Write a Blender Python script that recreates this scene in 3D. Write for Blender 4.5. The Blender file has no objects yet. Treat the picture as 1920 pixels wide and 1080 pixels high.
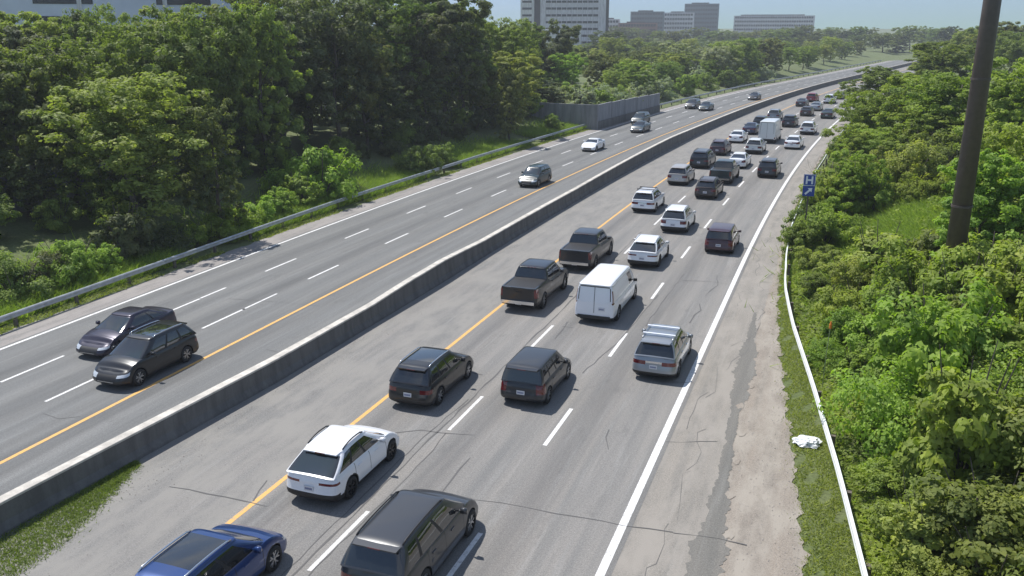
import bpy, bmesh, math, random
import numpy as np
from mathutils import Vector, Matrix
S = bpy.context.scene
COL = S.collection
PI = math.pi
# ------------------------------------------------------------ camera, world, sun
F = 1650.0; CH = 13.9
PITCH = math.atan(491 / F); YAW = math.atan(635 * math.cos(PITCH) / F)
cam_d = bpy.data.cameras.new('camera'); cam = bpy.data.objects.new('camera', cam_d); COL.objects.link(cam)
cam.location = (0, 0, CH); cam.rotation_euler = (PI/2 - PITCH, 0, YAW)
cam_d.sensor_width = 36; cam_d.lens = 36 * F / 1920; cam_d.clip_end = 6000; cam_d.clip_start = .5
S.camera = cam
S.render.resolution_x = 1024; S.render.resolution_y = 576
W = bpy.data.worlds.new("World"); S.world = W; W.use_nodes = True
SUN_EL = math.radians(62); SUN_ANG = math.radians(64)      # angle to the left of straight ahead along the road
sky = W.node_tree.nodes.new('ShaderNodeTexSky'); sky.sky_type = 'NISHITA'; sky.sun_disc = False
sky.sun_elevation = SUN_EL; sky.sun_rotation = -SUN_ANG
sky.air_density = 1.0; sky.dust_density = .4; sky.ozone_density = 1.2; sky.altitude = 100
bg = W.node_tree.nodes['Background']; bg.inputs[1].default_value = .12
wt = W.node_tree; lim = wt.nodes.new('ShaderNodeMix'); lim.data_type = 'RGBA'; lim.blend_type = 'DARKEN'; lim.inputs[0].default_value = 1
wt.links.new(sky.outputs[0], lim.inputs[6]); lim.inputs[7].default_value = (2.7, 4.1, 6.7, 1)      # keeps the horizon blue instead of clipped
cn = wt.nodes.new('ShaderNodeTexNoise'); cn.inputs['Scale'].default_value = 2.2; cn.inputs['Detail'].default_value = 8; cn.inputs['Roughness'].default_value = .6
tcn = wt.nodes.new('ShaderNodeTexCoord'); mpn = wt.nodes.new('ShaderNodeMapping'); mpn.inputs['Scale'].default_value = (1, 1, 4.5)
wt.links.new(tcn.outputs['Generated'], mpn.inputs[0]); wt.links.new(mpn.outputs[0], cn.inputs['Vector'])
crp = wt.nodes.new('ShaderNodeValToRGB'); crp.color_ramp.elements[0].position = .5; crp.color_ramp.elements[1].position = .68; wt.links.new(cn.outputs['Fac'], crp.inputs[0])
clm = wt.nodes.new('ShaderNodeMix'); clm.data_type = 'RGBA'; wt.links.new(crp.outputs[0], clm.inputs[0]); wt.links.new(lim.outputs[2], clm.inputs[6]); clm.inputs[7].default_value = (5.2, 5.5, 6.0, 1)
wt.links.new(clm.outputs[2], bg.inputs[0])
sd = bpy.data.lights.new('sun', 'SUN'); sd.energy = 4.6; sd.angle = math.radians(.5); sd.color = (1, .965, .91)
sun = bpy.data.objects.new('sun', sd); COL.objects.link(sun)
sv = Vector((-math.sin(SUN_ANG) * math.cos(SUN_EL), math.cos(SUN_ANG) * math.cos(SUN_EL), math.sin(SUN_EL)))
sun.rotation_euler = sv.to_track_quat('Z', 'Y').to_euler(); sun.location = (0, 0, 60)
S.view_settings.view_transform = 'Standard'; S.view_settings.look = 'None'
S.view_settings.exposure = 0.2; S.view_settings.gamma = 1

# ------------------------------------------------------------ helpers
def at(px, py, z=0.0):
    """photo pixel -> world point at height z"""
    a = (px - 960) / F; b = -(py - 540) / F
    d = (a, math.cos(PITCH) + b * math.sin(PITCH), -math.sin(PITCH) + b * math.cos(PITCH))
    t = (CH - z) / -d[2]; X, Y = d[0] * t, d[1] * t
    c, s = math.cos(YAW), math.sin(YAW)
    return X * c - Y * s, X * s + Y * c
def curve(y, u):
    y0 = 50 if u > -18 else (38 if u < -25 else 50 + (u + 18) / 7 * 12)
    t = max(0.0, y - y0)
    if t > 200: return .00048 * (200 * 200 + 400 * (t - 200))
    return .00048 * t * t
def P(u, s): return (u + curve(s, u), s)
def heading(s, u): return -math.atan((curve(s + 1, u) - curve(s - 1, u)) / 2)
def interp(x, tab):
    if x <= tab[0][0]: return tab[0][1]
    for (a, va), (b, vb) in zip(tab, tab[1:]):
        if x <= b: return va + (vb - va) * (x - a) / (b - a)
    return tab[-1][1]
def sinterp(x, tab):
    xs = [t[0] for t in tab]; ys = [t[1] for t in tab]
    if x <= xs[0]: return ys[0]
    if x >= xs[-1]: return ys[-1]
    i = max(j for j in range(len(xs)) if xs[j] <= x)
    t = (x - xs[i]) / (xs[i+1] - xs[i]); t = t * t * (3 - 2 * t)
    return ys[i] + (ys[i+1] - ys[i]) * t
def tag(o, label=None, cat=None, group=None, kind=None):
    if label: o['label'] = label
    if cat: o['category'] = cat
    if group: o['group'] = group
    if kind: o['kind'] = kind
    return o
def link(name, me, parent=None, mats=None):
    if mats:
        for m in mats: me.materials.append(m)
    o = bpy.data.objects.new(name, me); COL.objects.link(o)
    if parent: o.parent = parent
    return o
def empty(name, loc, rz=0):
    o = bpy.data.objects.new(name, None); COL.objects.link(o)
    o.location = loc; o.rotation_euler = (0, 0, rz); o.empty_display_size = .3
    return o
class MB:
    def __init__(s): s.v = []; s.f = []; s.m = []
    def add(s, vs, fs, mi=0):
        n = len(s.v); s.v += [tuple(v) for v in vs]; s.f += [tuple(i + n for i in f) for f in fs]; s.m += [mi] * len(fs)
    def box(s, x0, x1, y0, y1, z0, z1, mi=0, M=None):
        vs = [(x, y, z) for z in (z0, z1) for y in (y0, y1) for x in (x0, x1)]
        if M is not None: vs = [tuple(M @ Vector(v)) for v in vs]
        s.add(vs, [(0, 2, 3, 1), (4, 5, 7, 6), (0, 1, 5, 4), (2, 6, 7, 3), (0, 4, 6, 2), (1, 3, 7, 5)], mi)
    def tube(s, pts, rad, n=8, mi=0, cap=True):
        pts = [Vector(p) for p in pts]; rings = []
        for i, p in enumerate(pts):
            d = (pts[min(i+1, len(pts)-1)] - pts[max(i-1, 0)]).normalized()
            a = d.orthogonal().normalized() if abs(d.z) < .9 else Vector((1, 0, 0)).cross(d).normalized()
            b = d.cross(a); r = rad[i] if hasattr(rad, '__len__') else rad
            rings.append([p + (a * math.cos(2*PI*k/n) + b * math.sin(2*PI*k/n)) * r for k in range(n)])
        vs = [v for r in rings for v in r]; fs = []
        for i in range(len(pts) - 1):
            for k in range(n):
                fs.append((i*n+k, i*n+(k+1) % n, (i+1)*n+(k+1) % n, (i+1)*n+k))
        if cap: fs.append(tuple(range(n))[::-1]); fs.append(tuple((len(pts)-1)*n + k for k in range(n)))
        s.add(vs, fs, mi)
    def mesh(s, name, smooth=False):
        me = bpy.data.meshes.new(name); me.from_pydata(s.v, [], s.f)
        if any(s.m): me.polygons.foreach_set('material_index', s.m)
        if smooth: me.polygons.foreach_set('use_smooth', [True] * len(s.f))
        me.update(); return me
    def build(s, name, mat, parent=None, smooth=False):
        return link(name, s.mesh(name, smooth), parent, mat if isinstance(mat, list) else [mat])

# ------------------------------------------------------------ materials
class NT:
    def __init__(s, name):
        s.m = bpy.data.materials.new(name); s.m.use_nodes = True; s.t = s.m.node_tree; s.b = s.t.nodes['Principled BSDF']
    def n(s, typ, **kw):
        x = s.t.nodes.new(typ)
        for k, v in kw.items(): setattr(x, k, v)
        return x
    def l(s, a, b): s.t.links.new(a, b)
    def noise(s, scale, vec=None, detail=4, rough=.55, sx=None):
        x = s.n('ShaderNodeTexNoise'); x.inputs['Scale'].default_value = scale; x.inputs['Detail'].default_value = detail
        x.inputs['Roughness'].default_value = rough
        if vec is not None:
            if sx:
                mp = s.n('ShaderNodeMapping'); mp.inputs['Scale'].default_value = sx; s.l(vec, mp.inputs[0]); vec = mp.outputs[0]
            s.l(vec, x.inputs['Vector'])
        return x.outputs['Fac']
    def ramp(s, fac, stops):
        r = s.n('ShaderNodeValToRGB'); e = r.color_ramp.elements
        while len(e) < len(stops): e.new(.5)
        for el, (p, c) in zip(e, stops):
            el.position = p; el.color = (c, c, c, 1) if not hasattr(c, '__len__') else (*c, 1)
        s.l(fac, r.inputs[0]); return r.outputs[0]
    def mix(s, fac, a, b, typ='MIX'):
        x = s.n('ShaderNodeMix', data_type='RGBA', blend_type=typ)
        for sock, v in ((x.inputs[0], fac), (x.inputs[6], a), (x.inputs[7], b)):
            if hasattr(v, 'links'): s.l(v, sock)
            elif hasattr(v, '__len__'): sock.default_value = (*v, 1)
            else: sock.default_value = v if sock == x.inputs[0] else (v, v, v, 1)
        return x.outputs[2]
    def math(s, op, a, b=0.0):
        x = s.n('ShaderNodeMath', operation=op)
        for sock, v in ((x.inputs[0], a), (x.inputs[1], b)):
            if hasattr(v, 'links'): s.l(v, sock)
            else: sock.default_value = v
        return x.outputs[0]
    def bump(s, h, st=.3, dist=.02):
        b = s.n('ShaderNodeBump'); b.inputs['Strength'].default_value = st; b.inputs['Distance'].default_value = dist
        s.l(h, b.inputs['Height']); s.l(b.outputs[0], s.b.inputs['Normal'])
    def base(s, v):
        if hasattr(v, 'links'): s.l(v, s.b.inputs['Base Color'])
        else: s.b.inputs['Base Color'].default_value = (*v, 1)
def simple(name, col, rough=.6, metal=0, coat=0, spec=.5, noise=0, nscale=8):
    t = NT(name)
    if noise:
        g = t.n('ShaderNodeNewGeometry').outputs['Position']
        f = t.noise(nscale, g, 5)
        c2 = [min(1, c * (1 + noise)) for c in col]; c1 = [c * (1 - noise) for c in col]
        t.base(t.ramp(f, [(.3, c1), (.7, c2)]))
    else: t.base(col)
    t.b.inputs['Roughness'].default_value = rough; t.b.inputs['Metallic'].default_value = metal
    t.b.inputs['Coat Weight'].default_value = coat; t.b.inputs['Coat Roughness'].default_value = .06
    t.b.inputs['Specular IOR Level'].default_value = spec
    return t.m
M = {}
def asphalt(name, c, warm=(1.06, 1.0, .95), track=0, spots=.5, dirt=None):
    t = NT(name); uv = t.n('ShaderNodeUVMap').outputs[0]
    big = t.noise(.35, uv, 5, .6, (1, .25, 1)); streak = t.noise(2.2, uv, 3, .6, (1, .03, 1)); fine = t.noise(55, uv, 3, .8)
    mid = t.noise(9, uv, 4, .7)
    col = t.mix(big, [x * .87 for x in c], [min(1, x * 1.13 * w) for x, w in zip(c, warm)])
    col = t.mix(t.ramp(streak, [(.35, 0.0), (.7, 1.0)]), col, [x * .80 for x in c])
    col = t.mix(.9, col, t.ramp(fine, [(.3, .55), (.5, 1.0), (.72, 1.5)]), 'MULTIPLY')
    st = t.noise(.9, uv, 6, .7, (1, .5, 1)); col = t.mix(t.ramp(st, [(.58, 0.0), (.75, .75)]), col, [x * .62 for x in c])
    st2 = t.noise(3.5, uv, 4, .6, (1, .05, 1)); col = t.mix(t.ramp(st2, [(.55, 0.0), (.8, .6)]), col, [min(1, x * 1.35) for x in c])
    col = t.mix(.6, col, t.ramp(mid, [(.3, .86), (.7, 1.12)]), 'MULTIPLY')
    gr_ = t.noise(20, uv, 2, .8); col = t.mix(.8, col, t.ramp(gr_, [(.3, .72), (.5, 1.0), (.7, 1.3)]), 'MULTIPLY')
    if track:
        sx = t.n('ShaderNodeSeparateXYZ'); t.l(uv, sx.inputs[0])
        w = t.math('SINE', t.math('MULTIPLY', t.math('ADD', sx.outputs[0], track), 2 * PI / 1.75))
        w = t.math('MULTIPLY', t.math('ADD', t.math('MULTIPLY', w, .5), .5), t.noise(.5, uv, 2, .5, (1, .1, 1)))
        col = t.mix(w, col, t.mix(.5, col, (1.35, 1.3, 1.24), 'MULTIPLY'))
        w2 = t.math('SINE', t.math('MULTIPLY', t.math('ADD', sx.outputs[0], track + 1.1), 2 * PI / 3.5))
        w2 = t.math('MULTIPLY', t.math('MAXIMUM', w2, 0.0), t.noise(1.3, uv, 4, .7, (1, .12, 1)))
        col = t.mix(w2, col, t.mix(1.0, col, (.66, .66, .67), 'MULTIPLY'))
    if dirt:
        d = t.noise(1.1, uv, 7, .68, (1, .35, 1))
        col = t.mix(t.ramp(d, [(.42, 0.0), (.6, 1.0)]), col, t.mix(fine, [x * .8 for x in dirt], [min(1, x * 1.2) for x in dirt]))
    t.base(col); t.b.inputs['Roughness'].default_value = .85; t.b.inputs['Specular IOR Level'].default_value = .3
    t.bump(fine, .35, .01)
    return t.m
M['road_n'] = asphalt('asphalt_northbound', (.222, .219, .213), track=.4)
M['road_s'] = asphalt('asphalt_southbound', (.18, .182, .18), warm=(1, 1, 1), track=.1)
M['median'] = asphalt('asphalt_median_shoulder', (.225, .221, .213), dirt=(.252, .24, .222))
M['shoulder'] = asphalt('asphalt_outer_shoulder', (.26, .245, .222), dirt=(.295, .27, .24))
M['shoulder_l'] = asphalt('asphalt_left_shoulder', (.26, .248, .24), dirt=(.31, .285, .27))
M['gravel'] = asphalt('gravel_dirt', (.27, .24, .207), dirt=(.33, .295, .253))
M['patch'] = asphalt('asphalt_patch', (.18, .175, .162))
def paintmark(name, c):
    t = NT(name); uv = t.n('ShaderNodeUVMap').outputs[0]
    w = t.noise(7, uv, 6, .75); w2 = t.noise(40, uv, 3, .8)
    k = t.math('ADD', t.math('MULTIPLY', w, .6), t.math('MULTIPLY', w2, .4))
    t.base(t.mix(t.ramp(k, [(.39, 1.0), (.49, 0.0)]), c, (.26, .25, .24)))
    t.b.inputs['Roughness'].default_value = .7; return t.m
M['wline'] = paintmark('white_road_paint', (.74, .73, .72))
M['yline'] = paintmark('yellow_road_paint', (.72, .40, .10))
M['crack'] = simple('crack_sealer', (.105, .102, .10), .75)
def groundmat():
    t = NT('grass_ground'); g = t.n('ShaderNodeNewGeometry').outputs['Position']
    a = t.noise(.25, g, 5, .6); b = t.noise(6, g, 5, .75)
    col = t.mix(a, (.085, .125, .035), (.15, .16, .07)); col = t.mix(.8, col, t.ramp(b, [(.3, .5), (.7, 1.5)]), 'MULTIPLY')
    t.base(col); t.b.inputs['Roughness'].default_value = .95; t.bump(b, .6, .1); return t.m
M['ground'] = groundmat()
def concrete(name, c, sc=1.0, seam=0):
    t = NT(name); g = t.n('ShaderNodeNewGeometry').outputs['Position']
    a = t.noise(.5 * sc, g, 6, .7); b = t.noise(14, g, 5, .75); s = t.noise(2.0, g, 4, .6, (1, 1, .15))
    col = t.mix(a, [x * .78 for x in c], [min(1, x * 1.2) for x in c]); col = t.mix(.5, col, t.ramp(b, [(.3, .78), (.7, 1.15)]), 'MULTIPLY')
    col = t.mix(.6, col, t.ramp(s, [(.38, .6), (.62, 1.12)]), 'MULTIPLY')
    t.base(col); t.b.inputs['Roughness'].default_value = .9; t.bump(b, .3, .02); return t.m
M['concrete'] = concrete('barrier_concrete_shade_tone', (.145, .142, .137), 1.6)  # shade on the barrier face is put into this dark tone
M['concrete_cap'] = concrete('barrier_cap_concrete_sunlit_tone', (.60, .56, .50))  # sunlit top of the same barrier, coloured paler
M['wallcon'] = concrete('noise_wall_concrete', (.27, .275, .29), .4)
M['galv'] = simple('galvanised_steel', (.40, .42, .43), .5, .35, noise=.2, nscale=3)
M['railwhite'] = simple('bright_galvanised_rail', (.74, .76, .74), .5, .05, noise=.12, nscale=3)
M['wood'] = simple('grey_timber_post', (.12, .10, .085), .9, noise=.3)
M['mast'] = simple('brown_mast_paint', (.085, .068, .058), .45, noise=.15, nscale=5)
def leafmat(name, trans=.42):
    t = NT(name)
    oi = t.n('ShaderNodeObjectInfo'); at_ = t.n('ShaderNodeAttribute'); at_.attribute_name = 'var'
    sep = t.n('ShaderNodeSeparateColor'); t.l(at_.outputs['Color'], sep.inputs[0])
    col = oi.outputs['Color']
    col = t.mix(.9, col, t.ramp(sep.outputs[0], [(0, (.50, .55, .60)), (.5, (1, 1, 1)), (1, (1.45, 1.35, 1.0))]), 'MULTIPLY')
    col = t.mix(t.math('MULTIPLY', sep.outputs[1], .35), col, (.13, .14, .03))
    t.base(col); t.b.inputs['Roughness'].default_value = .6; t.b.inputs['Specular IOR Level'].default_value = .25
    tr = t.n('ShaderNodeBsdfTranslucent'); t.l(t.mix(1.0, col, (1.3, 1.45, .6), 'MULTIPLY'), tr.inputs[0])
    mx = t.n('ShaderNodeMixShader'); mx.inputs[0].default_value = trans
    t.l(t.b.outputs[0], mx.inputs[1]); t.l(tr.outputs[0], mx.inputs[2])
    t.l(mx.outputs[0], t.t.nodes['Material Output'].inputs[0]); return t.m
M['leaf'] = leafmat('leaf_foliage')
M['bark'] = simple('bark', (.10, .085, .07), .95, noise=.35, nscale=4)
M['glass'] = simple('dark_car_glass', (.014, .017, .02), .04, 0, .8, .8)
M['black'] = simple('black_trim', (.018, .018, .02), .55)
M['tyre'] = simple('tyre_rubber', (.02, .02, .021), .8)
M['rim'] = simple('alloy_rim', (.45, .46, .48), .3, .8)
M['rimdark'] = simple('dark_rim', (.05, .05, .055), .35, .6)
M['red'] = simple('red_tail_light', (.13, .01, .013), .15, 0, 1)
M['head'] = simple('headlight_lens', (.62, .65, .68), .12, .3, 1)
M['plate'] = simple('plate_white', (.62, .63, .66), .4)
M['plateblue'] = simple('plate_blue_letters', (.05, .08, .25), .5)
M['chrome'] = simple('chrome_trim', (.75, .76, .78), .15, 1)
PAINTS = dict(white=((.80, .81, .84), .3, 0), silver=((.30, .32, .345), .32, .5), black=((.012, .012, .014), .28, 0),
    grey=((.04, .042, .048), .3, .1), darkgrey=((.035, .036, .04), .32, .3), blue=((.016, .05, .18), .28, .35), navy=((.02, .03, .07), .3, .3),
    maroon=((.07, .035, .045), .3, .3), teal=((.012, .03, .036), .3, 0), beige=((.46, .43, .40), .32, .4), brown=((.055, .04, .035), .32, .3),
    red=((.25, .02, .03), .3, .1), purple=((.04, .035, .055), .28, .4), green=((.03, .05, .04), .3, .3), offwhite=((.66, .68, .68), .4, 0), bluegrey=((.03, .05, .062), .3, 0))
for k, (c, r, m) in PAINTS.items(): M['paint_' + k] = simple('car_paint_' + k, c, r, m, .8 if k in ('white', 'silver', 'blue', 'offwhite') else .5)

# ------------------------------------------------------------ terrain
RAIL_R = [(0, 3.4), (14, 2.6), (20.9, 1.8), (26.5, 1.1), (33.4, .1), (41, -1.1), (47, -1.8), (53.4, -2.2), (61, -2.45), (81.6, -2.45), (95.7, -2.2), (120, -2.2), (500, -2.2)]
PAVE_R = [(0, 2.2), (15, 1.2), (21.5, .3), (25, 0), (33, -.9), (41.5, -1.8), (47, -2.2), (56, -2.6), (70, -2.95), (100, -2.9), (500, -2.9)]
def gh(x, y):
    u = x - curve(y, x)
    xr = interp(y, RAIL_R) + .7
    n = .25 * math.sin(x * .31 + y * .17) + .2 * math.sin(x * .13 - y * .23 + 2)
    if u > xr:
        d = u - xr; k = min(1, d / 6)
        return -.04 + (4.3 * (1 - math.exp(-d / 11)) + n) * k
    if u < -37.2:
        d = -37.2 - u; k = min(1, d / 8)
        return -.04 + (1.9 * (1 - math.exp(-d / 6)) + n * .5) * k
    return -.04
def axis(a, b, step, far):
    l = [a]
    while l[-1] < b: l.append(l[-1] + step)
    st = step * 1.5; lo = [l[0]]; hi = [l[-1]]
    while hi[-1] < far: hi.append(hi[-1] + st); st *= 1.35
    st = step * 1.5
    while lo[0] > -far: lo.insert(0, lo[0] - st); st *= 1.35
    return lo[:-1] + l + hi[1:]
xs = axis(-75, 60, 1.5, 3500); ys = axis(-10, 260, 2.5, 4500)
vs = [(x, y, gh(x, y)) for y in ys for x in xs]; nx = len(xs)
g = MB(); g.add(vs, [(j*nx+i, j*nx+i+1, (j+1)*nx+i+1, (j+1)*nx+i) for j in range(len(ys)-1) for i in range(nx-1)])
tag(g.build('ground', M['ground'], smooth=True), kind='structure')

def ribbon(u0, u1, z, s0, s1, ds=2.0, nu=1, jag0=0, jag1=0, rng=random.Random(1)):
    """sheet between lateral offsets u0(s), u1(s); returns MB + uv list"""
    mb = MB(); fu0 = u0 if callable(u0) else (lambda s: u0); fu1 = u1 if callable(u1) else (lambda s: u1)
    n = max(1, int(math.ceil((s1 - s0) / ds))); uv = []
    for i in range(n + 1):
        s = s0 + (s1 - s0) * i / n
        a, b = fu0(s) + rng.uniform(-jag0, jag0), fu1(s) + rng.uniform(-jag1, jag1)
        for k in range(nu + 1):
            u = a + (b - a) * k / nu; x, y = P(u, s); mb.v.append((x, y, z)); uv.append((u, s))
    w = nu + 1
    for i in range(n):
        for k in range(nu): mb.f.append((i*w+k, i*w+k+1, (i+1)*w+k+1, (i+1)*w+k)); mb.m.append(0)
    return mb, uv
def sheet(name, parts, mat, parent=None):
    mb = MB(); uv = []
    for p, u in parts: mb.add(p.v, p.f); uv += u
    me = mb.mesh(name); l = me.uv_layers.new(name='UVMap')
    for lp in me.loops: l.data[lp.index].uv = uv[lp.vertex_index]
    return link(name, me, parent, [mat])
S1 = 420
def wob(s, k=1.0, p=0.0): return k * (.5 * math.sin(s*2.3 + p) + .3 * math.sin(s*5.1 + 2*p) + .25 * math.sin(s*11.7 + p) + .15 * math.sin(s*23.1))
road_n = tag(sheet('road_northbound', [ribbon(-15.9, -4.5, 0, 4, S1, nu=2)], M['road_n']), kind='structure')
road_s = tag(sheet('road_southbound', [ribbon(-34.6, -20.9, 0, 4, S1, nu=2)], M['road_s']), kind='structure')
pave = lambda s: interp(s, PAVE_R)
sh_m = tag(sheet('shoulder_median', [ribbon(-20.9, -15.9, -.004, 4, S1)], M['median']), kind='structure')
sh_r = tag(sheet('shoulder_right', [ribbon(-4.5, lambda s: min(pave(s) - .25, -4.5 + interp(s, [(0, 2.4), (20, 2.4), (35, 1.8), (60, 1.7), (70, 9)])), -.004, 4, S1, .25, 1, 0, .07)], M['shoulder']), kind='structure')
sh_d = tag(sheet('gravel_verge', [ribbon(-3.9, lambda s: pave(s) + wob(s, .16), -.012, 4, S1, .2, 1, 0, .05)], M['gravel']), kind='structure')
sh_l = tag(sheet('shoulder_left', [ribbon(lambda s: -36.15 + wob(s, .14), -34.6, -.004, 4, S1, .3, 1, .05, 0)], M['shoulder_l']), kind='structure')
def line(u, w, s0, s1, z=.005): return ribbon(u - w/2, u + w/2, z, s0, s1, 3.0)
def dashes(u, s0, per, ln, w=.13, s1=330):
    out = []; s = s0
    while s < s1: out.append(line(u, w, s, s + ln)); s += per
    return out
sheet('edge_line', [line(-4.78, .24, 4, S1)], M['wline'], road_n)
sheet('yellow_line', [line(-15.6, .17, 4, S1)], M['yline'], road_n)
sheet('lane_dashes', dashes(-12.1, 26.3-18.2, 9.08, 3.2), M['wline'], road_n)
sheet('lane_dashes', dashes(-8.5, 26.3-18.2, 9.1, 3.25, .15), M['wline'], road_n)
sheet('yellow_line', [line(-25.05, .17, 4, S1)], M['yline'], road_s)
sheet('edge_line', [line(-34.35, .17, 4, S1)], M['wline'], road_s)
sheet('lane_dashes', dashes(-31.05, 24.0, 9.0, 3.2) + [line(-31.08, .13, 36.3, 38.4)], M['wline'], road_s)
sheet('lane_dashes', dashes(-27.75, 23.0-9, 9.15, 3.3) + [line(-27.75, .12, 35.4, 38.4)], M['wline'], road_s)

# cracks, seams and patches
def poly_ribbon(pts, w, z=.008, rng=random.Random(4)):
    mb = MB(); uv = []; P2 = []
    for (a, b), (c, d) in zip(pts, pts[1:]):
        n = max(1, int(math.hypot(c-a, d-b) / .6))
        for i in range(n): P2.append((a + (c-a)*i/n + rng.uniform(-.04, .04), b + (d-b)*i/n + rng.uniform(-.04, .04)))
    P2.append(pts[-1])
    for i, p in enumerate(P2):
        q0 = P2[max(0, i-1)]; q1 = P2[min(len(P2)-1, i+1)]; d = Vector((q1[0]-q0[0], q1[1]-q0[1])); d.normalize()
        ww = w / 2 * rng.uniform(.25, 1.2)
        for s in (-1, 1): mb.v.append((p[0] - d.y*ww*s, p[1] + d.x*ww*s, z)); uv.append((p[0], p[1]))
    for i in range(len(P2)-1): mb.f.append((2*i, 2*i+2, 2*i+3, 2*i+1)); mb.m.append(0)
    return mb, uv
def pxl(l): return [at(a, b) for a, b in l]
ck = []
for l, w in [([(735,812),(790,806),(830,812),(888,816)], .05), ([(850,930),(940,944),(1040,962),(1170,985),(1262,998)], .04), ([(1140,806),(1136,820),(1141,843)], .06),
    ([(1345,517),(1346,535),(1333,545),(1322,556)], .05), ([(1312,570),(1314,582),(1303,590),(1293,606)], .06), ([(1280,526),(1330,528),(1366,533)], .04),
    ([(1290,592),(1340,596)], .035), ([(1235,553),(1160,640),(1092,700)], .05), ([(1064,604),(1040,636)], .07), ([(1055,612),(1075,615)], .05),
    ([(880,858),(845,905),(770,1000)], .05), ([(1248,829),(1345,828)], .03), ([(875,697),(905,703)], .06), ([(500,655),(520,660)], .03),
    ([(320,912),(420,932),(500,950)], .05), ([(500,900),(475,940)], .05),([(1262,998),(1345,1010),(1400,1022)], .04), ([(1230,716),(1300,718)], .04),
    ([(80,775),(110,785),(150,781)], .03), ([(430,560),(520,566),(600,574)], .03)]:
    ck.append(poly_ribbon(pxl(l), w))
ck.append(poly_ribbon([(-12.42, s) for s in range(14, 62, 2)], .07)); ck.append(poly_ribbon([(-12.0, 15), (-11.95, 24), (-12.1, 26)], .04))
ck.append(poly_ribbon([(-12.65, 14), (-12.7, 26), (-12.5, 29)], .05)); ck.append(poly_ribbon([(-7.9, 40), (-7.85, 44), (-7.7, 50)], .04))
sheet('sealed_cracks', ck, M['crack'], road_n)
sk = []
rng = random.Random(9)
for k in range(13):
    s = 20 + k * 3.1; u = -4.2 + rng.uniform(0, 1.2); pts = [(u, s)]
    for j in range(5): pts.append((pts[-1][0] + rng.uniform(-.25, .3), pts[-1][1] + rng.uniform(.3, 1.1)))
    sk.append(poly_ribbon(pts, .022, .003, rng))
sheet('shoulder_cracks', sk, M['crack'], sh_r)
def seam(s): return -2.75 + .25 * math.sin(s*.9) + .3 * math.sin(s * .37 + 1)
def pw(s): return interp(s, [(19, .42), (21, .5), (24, .3), (27, .18), (31, .16), (34, .36), (37, .40), (40, .2), (44, .06)]) * (1 + wob(s, .35, 1.3)) + .0
sheet('asphalt_patch', [ribbon(lambda s: interp(s, [(18, -2.2), (24, -2.3), (30, -2.6), (36, -2.75), (44, -3.1)]) - pw(s), lambda s: interp(s, [(18, -2.2), (24, -2.3), (30, -2.6), (36, -2.75), (44, -3.1)]) + pw(s), .0, 18.5, 44, .10, 1, .03, .035, random.Random(3))], M['patch'], sh_r)
# lighter broken concrete lumps beside the patch
t = [];
for k in range(7):
    s = 20.5 + k * 2.3; u = interp(s, [(18, -2.2), (24, -2.3), (30, -2.6), (36, -2.75)]) + rng.uniform(.1, .5)
    pl = [(u + .13 * math.cos(a) * rng.uniform(.5, 1.4), s + .33 * math.sin(a) * rng.uniform(.4, 1.3)) for a in [i * PI / 5 for i in range(10)]]
    m_ = MB(); m_.v = [(x, y, .004) for x, y in pl]; m_.f = [tuple(range(10))]; m_.m = [0]; t.append((m_, pl))
sheet('broken_edge_pieces', t, M['gravel'], sh_d)

def stones():
    rr = random.Random(21); mb = MB()
    for k in range(2600):
        if k % 3: s = 17 + 45 * rr.random() ** 1.4; a = -2.6; b = interp(s, PAVE_R); u = a + (b - a) * rr.random() ** .6; z = -.008
        else: s = 14 + 50 * rr.random() ** 1.3; u = -20.1 + abs(rr.gauss(0, .8)); z = 0
        x, y = P(u, s); q = rr.uniform(.01, .028); h = q * rr.uniform(.6, 1.1); a0 = rr.uniform(0, 6)
        vs = [(x + q*math.cos(a0 + i*1.57) * rr.uniform(.6, 1.2), y + q*math.sin(a0 + i*1.57) * rr.uniform(.6, 1.2), z) for i in range(4)] + [(x, y, z + h)]
        mb.add(vs, [(0, 1, 4), (1, 2, 4), (2, 3, 4), (3, 0, 4)])
    tag(mb.build('loose_gravel', simple('loose_gravel', (.42, .38, .34), .9, noise=.4, nscale=9)), 'loose pebbles scattered over the dusty shoulders', 'gravel', kind='stuff')
stones()
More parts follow.
